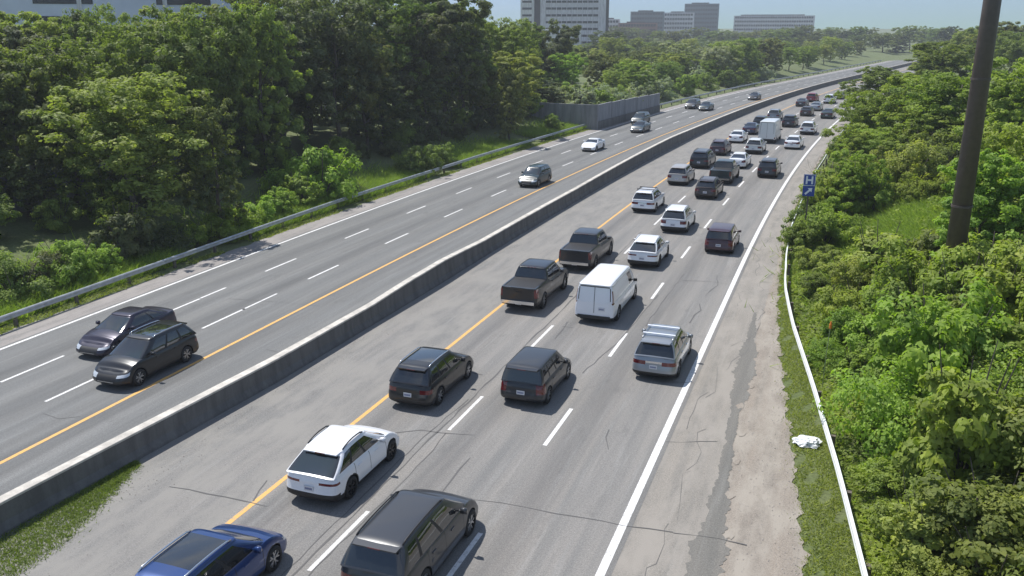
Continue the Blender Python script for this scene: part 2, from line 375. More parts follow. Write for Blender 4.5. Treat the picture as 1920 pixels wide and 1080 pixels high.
# ------------------------------------------------------------ median barrier
def barH(s): return interp(s, [(0, .92), (36, .93), (39.5, 1.08), (44, 1.16), (46.5, 1.1), (50, .98), (70, 1.0), (90, 1.2), (105, 1.3), (125, 1.1), (170, 1.0), (420, 1.0)])
def barU(s): return interp(s, [(0, -21.5), (16, -21.5), (28, -20.75), (43, -20.5), (70, -20.4), (420, -20.4)])
def barrier():
    e = empty('median_barrier', (*P(-20.8, 8), 0))
    tag(e, 'long concrete wall between the two carriageways, pale capped, face coloured dark for shade', 'barrier')
    mb = MB(); cp = MB(); ss = [8 + i * 2.0 for i in range(200)]
    prof = [(-.30, -.03), (-.28, .08), (-.16, .3), (-.13, 1), (.13, 1), (.16, .3), (.28, .08), (.30, -.03)]
    for i, s in enumerate(ss):
        H = barH(s) - .1
        for a, h in prof: x, y = P(barU(s) + a, s); mb.v.append((x, y, h * H if h == 1 else h))
    n = len(prof)
    for i in range(len(ss)-1):
        for k in range(n-1): mb.f.append((i*n+k, i*n+k+1, (i+1)*n+k+1, (i+1)*n+k)); mb.m.append(0)
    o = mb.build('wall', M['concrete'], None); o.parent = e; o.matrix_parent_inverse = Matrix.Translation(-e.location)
    for i, s in enumerate(ss):
        H = barH(s)
        for a, h in [(-.18, H-.08), (-.18, H-.01), (-.16, H), (.16, H), (.18, H-.01), (.18, H-.08)]: x, y = P(barU(s) + a, s); cp.v.append((x, y, h))
    for i in range(len(ss)-1):
        for k in range(5): cp.f.append((i*6+k, i*6+k+1, (i+1)*6+k+1, (i+1)*6+k)); cp.m.append(0)
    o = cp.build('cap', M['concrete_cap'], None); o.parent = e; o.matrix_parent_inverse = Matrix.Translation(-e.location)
barrier()

# ------------------------------------------------------------ guardrails
def guardrail(name, label, fu, s0, s1, side, mat, zt=.78, post_step=3.8, gaps=()):
    """side=+1: traffic on the +x side"""
    e = empty(name, (*P(fu(s0), s0), 0)); tag(e, label, 'guardrail')
    inv = Matrix.Translation(-e.location)
    prof = [(0, 0), (.02, -.02), (.075, -.06), (.075, -.10), (.0, -.155), (.075, -.21), (.075, -.25), (.02, -.29), (0, -.31)]
    prof = prof + [(a - .012, b) for a, b in prof[::-1]]
    mb = MB(); n = len(prof); N = int((s1 - s0) / 1.5); rr = random.Random(7); dz = 0; dx = 0
    for i in range(N + 1):
        s = s0 + (s1 - s0) * i / N
        if i % 5 == 0: dz = rr.uniform(-.015, .02); dx = rr.uniform(-.02, .02)
        for a, b in prof:
            x, y = P(fu(s) + (a + .05) * side + dx, s); mb.v.append((x, y, zt + b + dz))
    for i in range(N):
        for k in range(n): mb.f.append((i*n+k, i*n+(k+1) % n, (i+1)*n+(k+1) % n, (i+1)*n+k)); mb.m.append(0)
    o = mb.build('rail_beam', mat, None, True); o.parent = e; o.matrix_parent_inverse = inv
    pm = MB(); pm.box(-.075, .075, -.075, .075, 0, .62); pmesh = pm.mesh('post'); pmesh.materials.append(M['wood'])
    s = s0 + .5; k = 0
    while s < s1 and k < 99:
        x, y = P(fu(s) - .12 * side, s)
        o = bpy.data.objects.new('post', pmesh); COL.objects.link(o); o.parent = e
        o.location = (x - e.location.x, y - e.location.y, min(0, gh(x, y))); o.rotation_euler = (rr.uniform(-.03, .03), rr.uniform(-.03, .03), heading(s, -36)); s += post_step; k += 1
    return e
guardrail('guardrail', 'steel W-beam guardrail along the southbound shoulder, weeds behind it', lambda s: interp(s, [(0, -36.3), (28, -36.3), (49, -36.75), (60, -37.0), (90, -36.9), (121, -37)]), 10, 121.5, 1, M['galv'])
guardrail('guardrail', 'distant guardrail at the far end of the panelled noise wall', lambda s: -37, 152, 400, 1, M['galv'], post_step=6)
railR = lambda s: interp(s, RAIL_R)
guardrail('guardrail', 'bright pale guardrail beside the gravel verge, bushes crowding behind it', railR, 6, 150, -1, M['railwhite'])

# ------------------------------------------------------------ foliage generators
def leaf_mesh(name, rng, lobes, n, leaf, nclump=14, clr=.26, up=.5, low=-1e9, shell=.55):
    """lobes (x,y,z,rx,ry,rz); clumps of rhombic leaves spread over and inside every lobe"""
    L = np.array(lobes, float); w = (L[:, 3] * L[:, 4] + L[:, 4] * L[:, 5]); w /= w.sum()
    cl = []
    for i, l in enumerate(L):
        for k in range(nclump):
            d = rng.normal(size=3); d /= np.linalg.norm(d); r = shell + (1 - shell) * rng.random() ** .6
            if rng.random() < .12: r *= 1.22
            cl.append((*(l[:3] + d * l[3:] * r), np.mean(l[3:]) * clr * rng.uniform(.6, 1.35), rng.random(), w[i], *d))
    cl = np.array(cl); pw_ = cl[:, 5] * cl[:, 3] ** 1.6; pw_ /= pw_.sum()
    idx = rng.choice(len(cl), n, p=pw_); c = cl[idx]
    d = rng.normal(size=(n, 3)); d /= np.linalg.norm(d, axis=1)[:, None]
    pos = c[:, :3] + d * (c[:, 3] * rng.random(n) ** .45)[:, None] * np.array([1, 1, .75])
    pos[:, 2] = np.maximum(pos[:, 2], low)
    nr = d * .7 + c[:, 6:9] * .5 + np.array([0, 0, up]) + rng.normal(size=(n, 3)) * .45; nr /= np.linalg.norm(nr, axis=1)[:, None]
    a = np.cross(nr, rng.normal(size=(n, 3))); a /= np.linalg.norm(a, axis=1)[:, None]; b = np.cross(nr, a)
    sz = leaf * rng.uniform(.6, 1.4, n)[:, None]
    bend = nr * sz * .18
    v = np.stack([pos - a*sz*.62, pos + b*sz*.36 + bend, pos + a*sz*.62, pos - b*sz*.36 + bend], 1).reshape(-1, 3)
    me = bpy.data.meshes.new(name); me.vertices.add(4*n); me.vertices.foreach_set('co', v.ravel())
    me.loops.add(4*n); me.loops.foreach_set('vertex_index', np.arange(4*n, dtype=np.int32))
    me.polygons.add(n); me.polygons.foreach_set('loop_start', np.arange(0, 4*n, 4, dtype=np.int32)); me.polygons.foreach_set('loop_total', np.full(n, 4, np.int32))
    me.update(calc_edges=True)
    at_ = me.attributes.new('var', 'FLOAT_COLOR', 'FACE')
    cc = np.ones((n, 4)); cc[:, 0] = np.clip(c[:, 4] * .6 + rng.random(n) * .4, 0, 1); cc[:, 1] = (c[:, 4] * 7 % 1) * rng.random(n)
    at_.data.foreach_set('color', cc.ravel()); me.materials.append(M['leaf']); return me
def trunk_mesh(name, rng, H, r0, spread, nb=7, z0=.3, z1=.95):
    mb = MB(); pts = [(rng.uniform(-.02, .02)*H*(i > 0), rng.uniform(-.02, .02)*H*(i > 0), H*.82*i/6) for i in range(7)]
    mb.tube(pts, [r0 * (1 - .8*i/6) for i in range(7)], 8)
    for k in range(nb):
        t_ = z0 + (z1 - z0) * k / nb; i = min(5, int(t_ * 6)); p = Vector(pts[i]).lerp(Vector(pts[i+1]), t_*6 - i)
        a = k * 2.4 + rng.uniform(-.4, .4); ln = spread * rng.uniform(.6, 1) * (1.1 - t_ * .6)
        q = p + Vector((math.cos(a)*ln*.5, math.sin(a)*ln*.5, ln*.35)); r = p + Vector((math.cos(a+.2)*ln, math.sin(a+.2)*ln, ln*.9))
        mb.tube([p, q, r], [r0*.4*(1-t_*.5), r0*.25*(1-t_*.5), r0*.06], 6)
    me = mb.mesh(name, True); me.materials.append(M['bark']); return me
def tree_variant(seed, H=12, R=4.2, base=.15, n=26000, leaf=.19, nl=15, lean=0):
    rng = np.random.default_rng(seed); lobes = []
    for i in range(nl):
        q = (i + .5) / nl; t_ = base + (1 - base) * (.08 + .86 * q); a = i * 2.4 + rng.uniform(-.6, .6)
        prof = math.sqrt(max(.05, 1 - ((t_ - base) / (1 - base) - .45) ** 2 * 2.6)); rad = R * prof * rng.uniform(.30, .78)
        lr = R * rng.uniform(.30, .52)
        lobes.append((math.cos(a)*rad + lean*t_, math.sin(a)*rad, min(H * t_, H - lr * .8), lr, lr * rng.uniform(.8, 1.2), lr * rng.uniform(.6, .9)))
    for k in range(3): a = rng.uniform(0, 6.28); lobes.append((math.cos(a)*R*.25, math.sin(a)*R*.25, H * rng.uniform(.5, .86), R*.42, R*.42, R*.38))
    return leaf_mesh('tree_crown', rng, lobes, n, leaf, 17, .27), trunk_mesh('tree_trunk', random.Random(seed), H, .19, R*.8)
TREES = [tree_variant(11), tree_variant(12, 12, 3.6, .2), tree_variant(13, 12, 4.8, .12, 24000), tree_variant(14, 12, 3.2, .08, 18000), tree_variant(15, 12, 4.4, .3, 20000, .2), tree_variant(16, 12, 4.0, .05, 20000, .23)]
def shrub_variant(seed, H=2.6, R=1.7, n=9000, leaf=.105, nl=9):
    rng = np.random.default_rng(seed); lobes = []
    for i in range(nl):
        a = i * 2.4; rad = R * math.sqrt((i + .3) / nl) * .75; lr = R * rng.uniform(.3, .5); z = H * rng.uniform(.25, .8) * (1 - .4 * rad / R)
        lobes.append((math.cos(a)*rad, math.sin(a)*rad, z, lr, lr, lr*.8))
    lobes.append((0, 0, H*.35, R*.7, R*.7, H*.35))
    me = leaf_mesh('shrub_foliage', rng, lobes, n, leaf, 12, .36, .7, .02, .5)
    mb = MB(); r = random.Random(seed)
    for k in range(7):
        a = k * .9; l = R * .6; mb.tube([(0, 0, 0), (math.cos(a)*l*.5, math.sin(a)*l*.5, H*.4), (math.cos(a)*l, math.sin(a)*l, H*r.uniform(.6, .85))], [.035, .025, .01], 5)
    st = mb.mesh('shrub_stems'); st.materials.append(M['bark']); return me, st
SHRUBS = [shrub_variant(31), shrub_variant(32, 3.0, 1.5), shrub_variant(33, 2.2, 2.0, 10000), shrub_variant(34, 2.8, 1.8, 8000, .125), shrub_variant(35, 2.4, 1.6, 9000, .095), shrub_variant(36, 3.4, 1.4, 7000, .145, 8), shrub_variant(37, 1.7, 2.2, 9000, .085, 12)]
G = dict(mid=(.17, .225, .06), dark=(.115, .135, .07), bright=(.225, .29, .06), yellow=(.26, .30, .08), grey=(.27, .30, .22), olive=(.17, .19, .07), lime=(.225, .32, .06), deep=(.16, .20, .055))  # 'dark' has the shade of the left wood put into the leaf colour
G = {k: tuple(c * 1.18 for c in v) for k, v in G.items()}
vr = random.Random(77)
CN = dict(mid='mid-green', dark='shade-toned dark', bright='bright green', yellow='yellow-green', grey='silvery grey', olive='olive', lime='lime-green', deep='deep green')
def jit(c, a=.15): k = 1 + vr.uniform(-a, a); return (c[0]*k*(1+vr.uniform(-a, a)*.5), c[1]*k, c[2]*k, 1)
def tree(x, y, H, R, col, label, group=None, v=None, z=None, name='deciduous_tree'):
    v = vr.randrange(len(TREES)) if v is None else v; cr, tk = TREES[v]
    e = empty(name, (x, y, (gh(x, y) if z is None else z) - .1), vr.uniform(0, 6.28)); tag(e, label, 'tree', group)
    sc = (R / 4.1, R / 4.1, H / 12)
    c = bpy.data.objects.new('crown', cr); COL.objects.link(c); c.parent = e; c.scale = sc; c.color = jit(G[col])
    t_ = bpy.data.objects.new('trunk', tk); COL.objects.link(t_); t_.parent = e; t_.scale = (max(sc[0], H/12),) * 2 + (sc[2],)
    return e
def shrub(x, y, k, col, label, group, v=None, hs=1.0, name='shrub', z=None):
    v = vr.randrange(len(SHRUBS)) if v is None else v; cr, st = SHRUBS[v]
    e = empty(name, (x, y, (gh(x, y) if z is None else z) - .05), vr.uniform(0, 6.28)); tag(e, label, 'shrub', group)
    c = bpy.data.objects.new('foliage', cr); COL.objects.link(c); c.parent = e; c.scale = (k, k, k*hs); c.color = jit(G[col])
    s = bpy.data.objects.new('stems', st); COL.objects.link(s); s.parent = e; s.scale = (k, k, k*hs)
    return e
def blades(name, n, area, h, label, col, seed, cat='grass', w=.03):
    rng = np.random.default_rng(seed); pts = []
    while len(pts) < n:
        p = area(rng)
        if p: pts.append(p)
    p = np.array([(a, b, gh(a, b)) for a, b in pts]); n = len(p)
    a = rng.uniform(0, 2*PI, n); hh = h * rng.uniform(.5, 1.3, n); ww = w * rng.uniform(.6, 1.5, n)
    d = np.stack([np.cos(a), np.sin(a), np.zeros(n)], 1); le = rng.normal(size=(n, 3)) * np.array([.85, .85, 0])
    v = np.stack([p - d*ww[:, None], p + d*ww[:, None], p + (le + [0, 0, 1]) * hh[:, None]], 1).reshape(-1, 3)
    me = bpy.data.meshes.new(name); me.vertices.add(3*n); me.vertices.foreach_set('co', v.ravel())
    me.loops.add(3*n); me.loops.foreach_set('vertex_index', np.arange(3*n, dtype=np.int32))
    me.polygons.add(n); me.polygons.foreach_set('loop_start', np.arange(0, 3*n, 3, dtype=np.int32)); me.polygons.foreach_set('loop_total', np.full(n, 3, np.int32))
    me.update(calc_edges=True); at_ = me.attributes.new('var', 'FLOAT_COLOR', 'FACE'); cc = np.ones((n, 4)); cc[:, 0] = rng.random(n); cc[:, 1] = rng.random(n)
    at_.data.foreach_set('color', cc.ravel()); me.materials.append(M['leaf'])
    o = link(name, me); o.color = (*G[col], 1); tag(o, label, cat, kind='stuff'); return o

# ------------------------------------------------------------ buildings far behind
M['bwhite'] = concrete('pale_precast', (.72, .70, .70), .1); M['bgrey'] = concrete('grey_precast', (.66, .64, .68), .1)
M['bwin'] = simple('dark_window_band', (.03, .033, .04), .12); M['brick'] = simple('red_brown_brick', (.24, .13, .11), .9, noise=.15)
M['bglass'] = simple('blue_grey_curtain_glass', (.10, .13, .16), .12, 0, 0, .6); M['bblue'] = simple('pale_blue_cladding', (.66, .70, .80), .6, noise=.08, nscale=.3)
M['bdark'] = simple('dark_bronze_panel', (.06, .055, .055), .5)
def camaz(px): return math.atan((px - 960) * math.cos(PITCH) / F) - YAW       # world azimuth from +Y for points near the horizon
def far_pt(px, d): a = camaz(px); return d * math.sin(a), d * math.cos(a)
def ray_pt(px, py, d):
    x, y = at(px, py, -1e6) if py > 40 else far_pt(px, 1)
    k = d / math.hypot(x, y); return x * k, y * k
def building(name, px0, px1, d, ytop, ybot, label, rot=0):
    """front centre placed at distance d; returns empty (x right, y away), half width, top z"""
    x, y = far_pt((px0 + px1) / 2, d); ppm = F / d / math.cos(PITCH) ** 2; w = (px1 - px0) / (F / d / math.cos(PITCH))
    zt = CH + (49 - ytop) / ppm; zb = CH - (ybot - 49) / ppm
    e = empty(name, (x, y, 0), -camaz((px0 + px1) / 2) + rot); tag(e, label, 'building'); return e, w, zt, zb, ppm
# office tower: main slab front 1013..1135, left wing coloured paler to look sunlit 980..1003 and a dark-coloured recess between
e, w, zt, zb, ppm = building('office_tower', 1013, 1135, 430, -60, 95, 'tall pale office tower with dark ribbon windows, rising behind the trees')
fl = 12.7 / ppm; dep = 26
b = MB(); b.box(-w/2, w/2, 0, dep, 0, zt); b.build('main_block', M['bgrey'], e)
b = MB(); b.box(-w/2 - 2.9, -w/2, 1.6, dep - 2, 0, zt - .5); b.build('dark_recess_slot', M['bdark'], e)
b = MB(); b.box(-w/2 - 9.2, -w/2 - 2.9, -.8, dep - 1, 0, zt - 1); b.build('side_wing', M['bwhite'], e)
b = MB(); b.box(w/2 - .05, w/2 + 1.4, 1, dep - 3, 0, zt - 1); b.build('end_panel', M['bdark'], e)
zz = CH + (49 - 3.5) / ppm
while zz > zb: zz -= fl
while zz < zt - 2:
    m = MB(); m.box(-w/2 + 2.6, w/2 - 3.6, -.06, .4, zz - .5, zz + .5); m.build('window_band', M['bwin'], e)
    m = MB(); m.box(-w/2 - 8.4, -w/2 - 4.0, -.86, -.3, zz - .5, zz + .45); m.build('window_band', M['bwin'], e)
    zz += fl
mu = MB()
for i in range(9): x = -w/2 + 2.6 + (w - 6.2) * (i + 1) / 10; mu.box(x - .12, x + .12, -.09, -.05, 2, zt - 2)
mu.build('mullions', M['bgrey'], e)
e, w, zt, zb, ppm = building('parking_garage', 1000, 1090, 330, 55, 100, 'low white lattice-fronted building at the foot of the office tower')
b = MB(); b.box(-w/2, w/2, .5, 14, 0, zt); b.build('walls', M['bwhite'], e)
m = MB()
for r in range(3):
    for i in range(11): x = -w/2 + .8 + i * (w - 1.6) / 10.5; z = zt - 1.7 - r * 2.6; m.box(x, x + .85, .40, .55, z, z + 1.2)
m.build('lattice_openings', M['bwin'], e)
def office(name, px0, px1, d, yt, yb, mat, label, rows, dep=20, gl='bwin'):
    e, w, zt, zb, ppm = building(name, px0, px1, d, yt, yb, label)
    b = MB(); b.box(-w/2, w/2, 0, dep, 0, zt); b.build('walls', mat, e)
    b = MB(); b.box(-w/2 + 6, w/2 - 9, 5, dep - 3, zt, zt + 1.0); b.build('roof_plant_room', M['bdark'], e)
    for r in range(rows):
        z = zt - 2.6 - r * 3.6; m = MB()
        n = int(w / 2.2)
        for i in range(n): x = -w/2 + 1 + i * (w - 2) / n; m.box(x, x + 1.75, -.08, .2, z, z + 1.7)
        m.build('window_row', M[gl], e)
    return e
office('office_building', 1182, 1244, 760, 22, 62, M['bglass'], 'grey glass office block with flat roof, left of the stepped one on the skyline', 5)
office('office_building', 1244, 1300, 800, 24, 60, M['bgrey'], 'pale banded office block on the skyline between glass office and stepped tower', 5)
office('office_building', 1283, 1345, 840, 8, 60, M['bglass'], 'tallest stepped glass office on the right of the skyline group', 7)
office('office_building', 1160, 1232, 690, 43, 64, M['brick'], 'low red brick building with white trim in front of the skyline offices', 3)
office('office_building', 1136, 1162, 700, 36, 60, M['bgrey'], 'small grey block just beside the right edge of the office tower', 3)
office('office_building', 1380, 1520, 900, 30, 60, M['bgrey'], 'wide grey office block far down the parkway', 4)
# building behind the left trees
def left_building():
    e, w, zt, zb, ppm = building('apartment_block', -120, 440, 118, -70, 140, 'long pale blue clad building glimpsed through the left treetops')
    b = MB(); b.box(-w/2, w/2, 0, 16, 0, zt); b.build('walls', M['bblue'], e)
    for z0 in (CH - 5.6, CH - 1.2, CH + 2.45, CH + 6.2):
        m = MB(); x = -w/2 + 1
        while x < w/2 - 5: m.box(x, x + 6.2, -.07, .3, z0, z0 + 2.3); x += 13.1
        m.build('window_band', M['bwin'], e)
    m = MB()
    for i in range(60):
        x = -w/2 + 1 + i * .65; m.box(x, x + .07, -.12, -.07, CH - 5.6, CH - 3.3)
    for i in range(6): m.box(-w/2 + i * 9.3, -w/2 + i * 9.3 + .5, -.14, -.072, 2, zt - 1)
    m.build('mullions', M['bwhite'], e)
left_building()

# ------------------------------------------------------------ noise walls
def wall_run(name, pts, h0, h1, label, thick=.25, panel=3.6, lower=0, lmat=None):
    e = empty(name, (pts[0][0], pts[0][1], 0)); tag(e, label, 'wall'); inv = Matrix.Translation(-e.location)
    mb = MB(); ps = MB(); lo = MB(); L = sum(math.hypot(b[0]-a[0], b[1]-a[1]) for a, b in zip(pts, pts[1:])); acc = 0
    for (x0, y0), (x1, y1) in zip(pts, pts[1:]):
        ln = math.hypot(x1-x0, y1-y0); n = max(1, int(ln / panel)); dx, dy = (x1-x0)/ln, (y1-y0)/ln
        for i in range(n):
            a = ln*i/n; b = ln*(i+1)/n; h = h0 + (h1-h0)*(acc + a)/L
            Mx = Matrix.Translation((x0 + dx*a, y0 + dy*a, 0)) @ Matrix.Rotation(math.atan2(dy, dx), 4, 'Z')
            mb.box(.06, b-a-.06, -thick/2, thick/2, lower if lower else -.5, h, M=Mx)
            ps.box(-.09, .09, -thick/2-.06, thick/2+.06, -.5, h + .04, M=Mx)
            if lower: lo.box(.09, b-a-.09, -thick/2-.14, thick/2+.14, -.5, lower, M=Mx)
        acc += ln
    for m_, nm, mt in ((mb, 'panels', M['wallcon']), (ps, 'wall_posts', M['wallcon']), (lo, 'base_course', lmat)):
        if m_.v: o = m_.build(nm, mt, None); o.parent = e; o.matrix_parent_inverse = inv
    return e
xa, ya = at(1115, 233)
wp = [(xa, ya)] + [P(-34.6 + 0 * k, ya + 8 + 8*k) for k in range(1, 6)]
wp = [P(-35.3, s) for s in (121, 127, 133, 139, 145, 151)]
wall_run('noise_wall', wp, 3.4, 3.0, 'grey panelled concrete noise wall facing the southbound lanes, base course below', lower=1.1, lmat=M['concrete'])
x0, y0 = wp[0]
wall_run('retaining_wall', [(x0, y0), (x0 - 6, y0 + .5), (x0 - 16, y0 + 3)], 3.4, 3.4, 'grey wing wall turning away from the noise wall into the bushes')
xa, ya = at(-150, 440, 1.2); xb, yb = at(430, 340, 1.2)
wall_run('noise_wall', [(xa, ya), (xb, yb)], 4.1, 4.1, 'dark grey boundary wall half hidden in the shade of the left trees')

# ------------------------------------------------------------ trees on the left
wd = 'trees of the left wood'; WL = 'leafy tree in the dense dark wood behind the southbound guardrail'
def tp(px, py, ytop, wpx, col, label, grp=None, v=None, z=1.3, lim=None):
    if lim is None: lim = -46.5 if at(px, py, z)[1] < 52 else (-45 if at(px, py, z)[1] < 62 else -42.5)
    """tree whose trunk base shows at (px,py), crown top at row ytop, crown width wpx"""
    x, y = at(px, py, z); zc0 = y
    for _ in range(200):
        rr_ = wpx / 2 / F * math.hypot(x, y)
        if x - curve(y, x) < lim - rr_ * .95: break
        x *= 1.012; y *= 1.012
    dz = (y * math.cos(YAW) - x * math.sin(YAW)); 
    zc = dz * math.cos(PITCH) + (CH - z) * math.sin(PITCH)
    k = (ytop - 540) / F; top = CH - dz * (math.sin(PITCH) + k * math.cos(PITCH)) / (math.cos(PITCH) - k * math.sin(PITCH))
    ppm = F / zc; return tree(x, y, top - gh(x, y), wpx / ppm / 2, col, label, grp, v)
tp(255, 432, 128, 300, 'yellow', 'sunlit bushy tree standing forward of the dark left wood', v=2, lim=-38.4)
tp(345, 425, 195, 150, 'olive', 'lower grey-green tree tucked beside the big sunlit tree at left', v=5)
tp(160, 440, 205, 120, 'mid', 'small tree on the outer side of the big sunlit left tree', v=3)
tp(955, 322, 92, 150, 'yellow', 'yellow-green tree at the right end of the dark left wood', v=1, lim=-38.6)
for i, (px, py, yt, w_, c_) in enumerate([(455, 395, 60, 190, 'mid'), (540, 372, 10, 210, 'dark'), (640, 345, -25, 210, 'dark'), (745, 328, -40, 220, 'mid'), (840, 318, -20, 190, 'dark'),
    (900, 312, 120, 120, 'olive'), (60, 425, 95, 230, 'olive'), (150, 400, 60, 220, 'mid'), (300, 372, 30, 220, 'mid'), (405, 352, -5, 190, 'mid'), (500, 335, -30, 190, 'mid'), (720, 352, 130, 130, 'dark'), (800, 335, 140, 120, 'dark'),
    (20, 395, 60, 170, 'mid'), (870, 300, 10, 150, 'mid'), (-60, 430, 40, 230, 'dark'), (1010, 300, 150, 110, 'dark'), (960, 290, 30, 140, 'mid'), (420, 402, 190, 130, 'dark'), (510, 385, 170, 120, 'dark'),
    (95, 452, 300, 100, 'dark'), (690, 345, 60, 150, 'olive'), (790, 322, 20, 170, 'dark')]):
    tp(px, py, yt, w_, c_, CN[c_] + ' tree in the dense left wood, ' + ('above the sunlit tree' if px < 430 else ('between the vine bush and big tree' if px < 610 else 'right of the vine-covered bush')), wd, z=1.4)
bw = 'trees rising behind the left wood'
for i, (px, d, yt, w_, c_) in enumerate([(30, 92, 22, 200, 'bright'), (150, 95, 24, 180, 'mid'), (185, 88, 10, 120, 'mid'), (325, 95, 12, 200, 'yellow'), (270, 92, 45, 150, 'yellow'), (480, 98, -30, 190, 'yellow'), (560, 100, -40, 190, 'mid'),
    (660, 105, -50, 200, 'mid'), (760, 112, -40, 200, 'mid'), (830, 118, -20, 160, 'mid'), (880, 130, 20, 110, 'mid'), (945, 140, 30, 110, 'mid'), (990, 150, 40, 110, 'mid'), (400, 92, 60, 150, 'mid'), (90, 86, 75, 160, 'mid'), (230, 84, 70, 170, 'bright')]):
    x, y = far_pt(px, d); z0 = 1.8; ppm = F / d; zt_ = CH + (49 - yt) / ppm
    tree(x, y, zt_ - z0, w_ / ppm / 2, c_, CN[c_] + ' sunlit treetop at the back of the left wood', bw, z=z0)
for i in range(22):
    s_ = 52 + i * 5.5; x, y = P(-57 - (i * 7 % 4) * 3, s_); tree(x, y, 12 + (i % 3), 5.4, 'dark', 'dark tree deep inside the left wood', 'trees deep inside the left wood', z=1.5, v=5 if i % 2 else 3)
# middle distance beyond the noise wall
for i, (px, d, yt, w_, c_, lb) in enumerate([(1062, 160, 92, 82, 'lime', 'round lime-green tree behind the noise wall, left of the olive one'), (1132, 175, 92, 78, 'olive', 'olive tree between the two lime-green trees beyond the noise wall'),
    (1185, 172, 106, 92, 'lime', 'second lime-green tree beyond the noise wall, nearer the carriageway'), (1135, 300, 55, 95, 'dark', 'dark dome-shaped tree directly in front of the office tower base'),
    (1030, 200, 70, 100, 'dark', 'dark tree covering the lower left of the office tower'), (1248, 215, 92, 110, 'yellow', 'broad yellow-green tree beside the southbound carriageway far down the road')]):
    x, y = ray_pt(px, (yt + 170) / 2, d); ppm = F / d; u_ = x - curve(y, x)
    if u_ > -41: x -= u_ + 41
    tree(x, y, CH + (49 - yt) / ppm - 1, w_ / ppm / 2, c_, lb, z=1, v=0)
dg = 'distant trees beyond the noise wall'
r5 = random.Random(5)
for i in range(104):
    px = 1000 + i * 6 + r5.uniform(-6, 6); d = 215 + (i * 37 % 104) * 3.2; yt = r5.uniform(62, 100) if px > 1140 else r5.uniform(80, 110)
    x, y = far_pt(px, d); u_ = x - curve(y, x)
    if u_ > -39: x -= (u_ + 39) + 4
    ppm = F / d; h_ = max(7, CH + (49 - yt) / ppm - 1); c_ = r5.choice(['mid', 'olive', 'yellow', 'yellow', 'grey', 'bright'])
    tree(x, y, h_, min(h_ * .5, r5.uniform(60, 85) / ppm / 2 * 1.25), c_, CN[c_] + ' tree in the belt beyond the noise wall', dg, z=1)
for i in range(46):
    px = 860 + i * 25; d = 520 + r5.uniform(-30, 90)
    x, y = far_pt(px, d); ppm = F / d; tree(x, y, r5.uniform(11, 15), r5.uniform(7, 9), r5.choice(['mid', 'olive', 'dark']), 'tree on the far skyline', 'trees on the far skyline', z=0)
for i in range(19):
    if i < 9: x, y = ray_pt(1012 + i * 12, 160, 140 + (i % 3) * 5)
    else: x, y = P(-38.2 - (i % 3) * 1.3, 124 + (i - 9) * 3)
    shrub(x, y, r5.uniform(1.5, 1.9), 'grey' if i % 4 else 'bright', ('silvery grey-leaved' if i % 4 else 'bright green') + ' bush crowding behind the noise wall', 'bushes behind the noise wall', z=.8, hs=1.05)
tree(*P(-39.2, 48.5), 9.8, 2.9, 'olive', 'slim grey-green tree casting the shadow patch on the southbound shoulder', None, 3)
tree(*P(-39.4, 101), 9.5, 2.8, 'olive', 'slim tree whose shadow crosses the southbound edge line by the noise wall', None, 3)
for i in range(18):
    s_ = 154 + i * 6; x, y = P(-40.5 - (i * 7 % 5) * 1.6, s_); c_ = ('grey', 'mid', 'bright')[i % 3]
    shrub(x, y, r5.uniform(1.4, 2.2), c_, CN[c_] + ' bush lining the southbound side past the noise wall', 'bushes past the noise wall', z=0)
for i in range(16):
    s_ = 158 + i * 7.5; x, y = P(-46 - (i * 5 % 4) * 2, s_); c_ = ('yellow', 'mid', 'bright')[i % 3]; h_ = r5.uniform(6.5, 9)
    tree(x, y, h_, h_ * .45, c_, CN[c_] + ' tree behind the bushes past the noise wall', 'trees past the noise wall', z=0)
for i in range(30):
    px = 1560 + i * 12; d = 190 + (i * 29 % 30) * 9; x, y = far_pt(px, d); u_ = x - curve(y, x)
    if u_ < 3: x += 3 - u_ + 3
    h_ = r5.uniform(8, 12); tree(x, y, h_, h_ * .45, r5.choice(['mid', 'yellow', 'bright', 'olive']), 'tree lining the far right side of the parkway', 'trees far along the right side', z=gh(x, y))
# left roadside shrubs
for px, py, k, c_, lb in [(606, 378, 1.6, 'lime', 'tall bright vine-covered bush by the southbound guardrail'), (30, 545, 1.2, 'mid', 'dark green bush behind the guardrail at the left edge'), (235, 470, 1.3, 'dark', 'shaded bush behind the guardrail between two grass strips'),
    (440, 425, 1.1, 'lime', 'low lime-green bush near the shadow on the southbound shoulder'), (395, 432, .9, 'lime', 'small bright bush farther left of the low lime-green one'), (570, 392, 1.1, 'bright', 'small bright bush at the foot of the vine-covered bush'),
    (660, 372, .9, 'dark', 'small shaded bush just past the vine-covered bush'), (775, 322, 1.0, 'mid', 'shaded bush under the dark wood beside tall grass'), (825, 305, 1.0, 'mid', 'shaded bush nearer the yellow-green tree'), (1040, 252, 1.1, 'bright', 'bright bush beside the wing wall'),
    (130, 505, .9, 'lime', 'bright bush between the left edge bush and the tall grass'), (190, 492, .8, 'lime', 'small lime bush at the end of the left grass strip'), (350, 442, .9, 'bright', 'bright bush left of the low lime-green one'),
    (480, 418, 1.0, 'lime', 'lime bush to the right of the low lime-green one'), (525, 408, 1.0, 'lime', 'lime bush at mid grass strip, two left of the vine-covered bush'), (80, 520, 1.0, 'dark', 'small dark bush beside the one at the left edge'), (300, 452, 1.0, 'dark', 'low dark bush in front of the big sunlit left tree')]:
    x, y = at(px, py, .9)
    while x - curve(y, x) > -37.4 - 1.35 * k: x *= 1.01; y *= 1.01
    shrub(x, y, k * (1.25 if 'tall' in lb else 1), c_, lb, None, hs=1.25 if 'tall' in lb else 1, v=2 if 'tall' in lb else None)
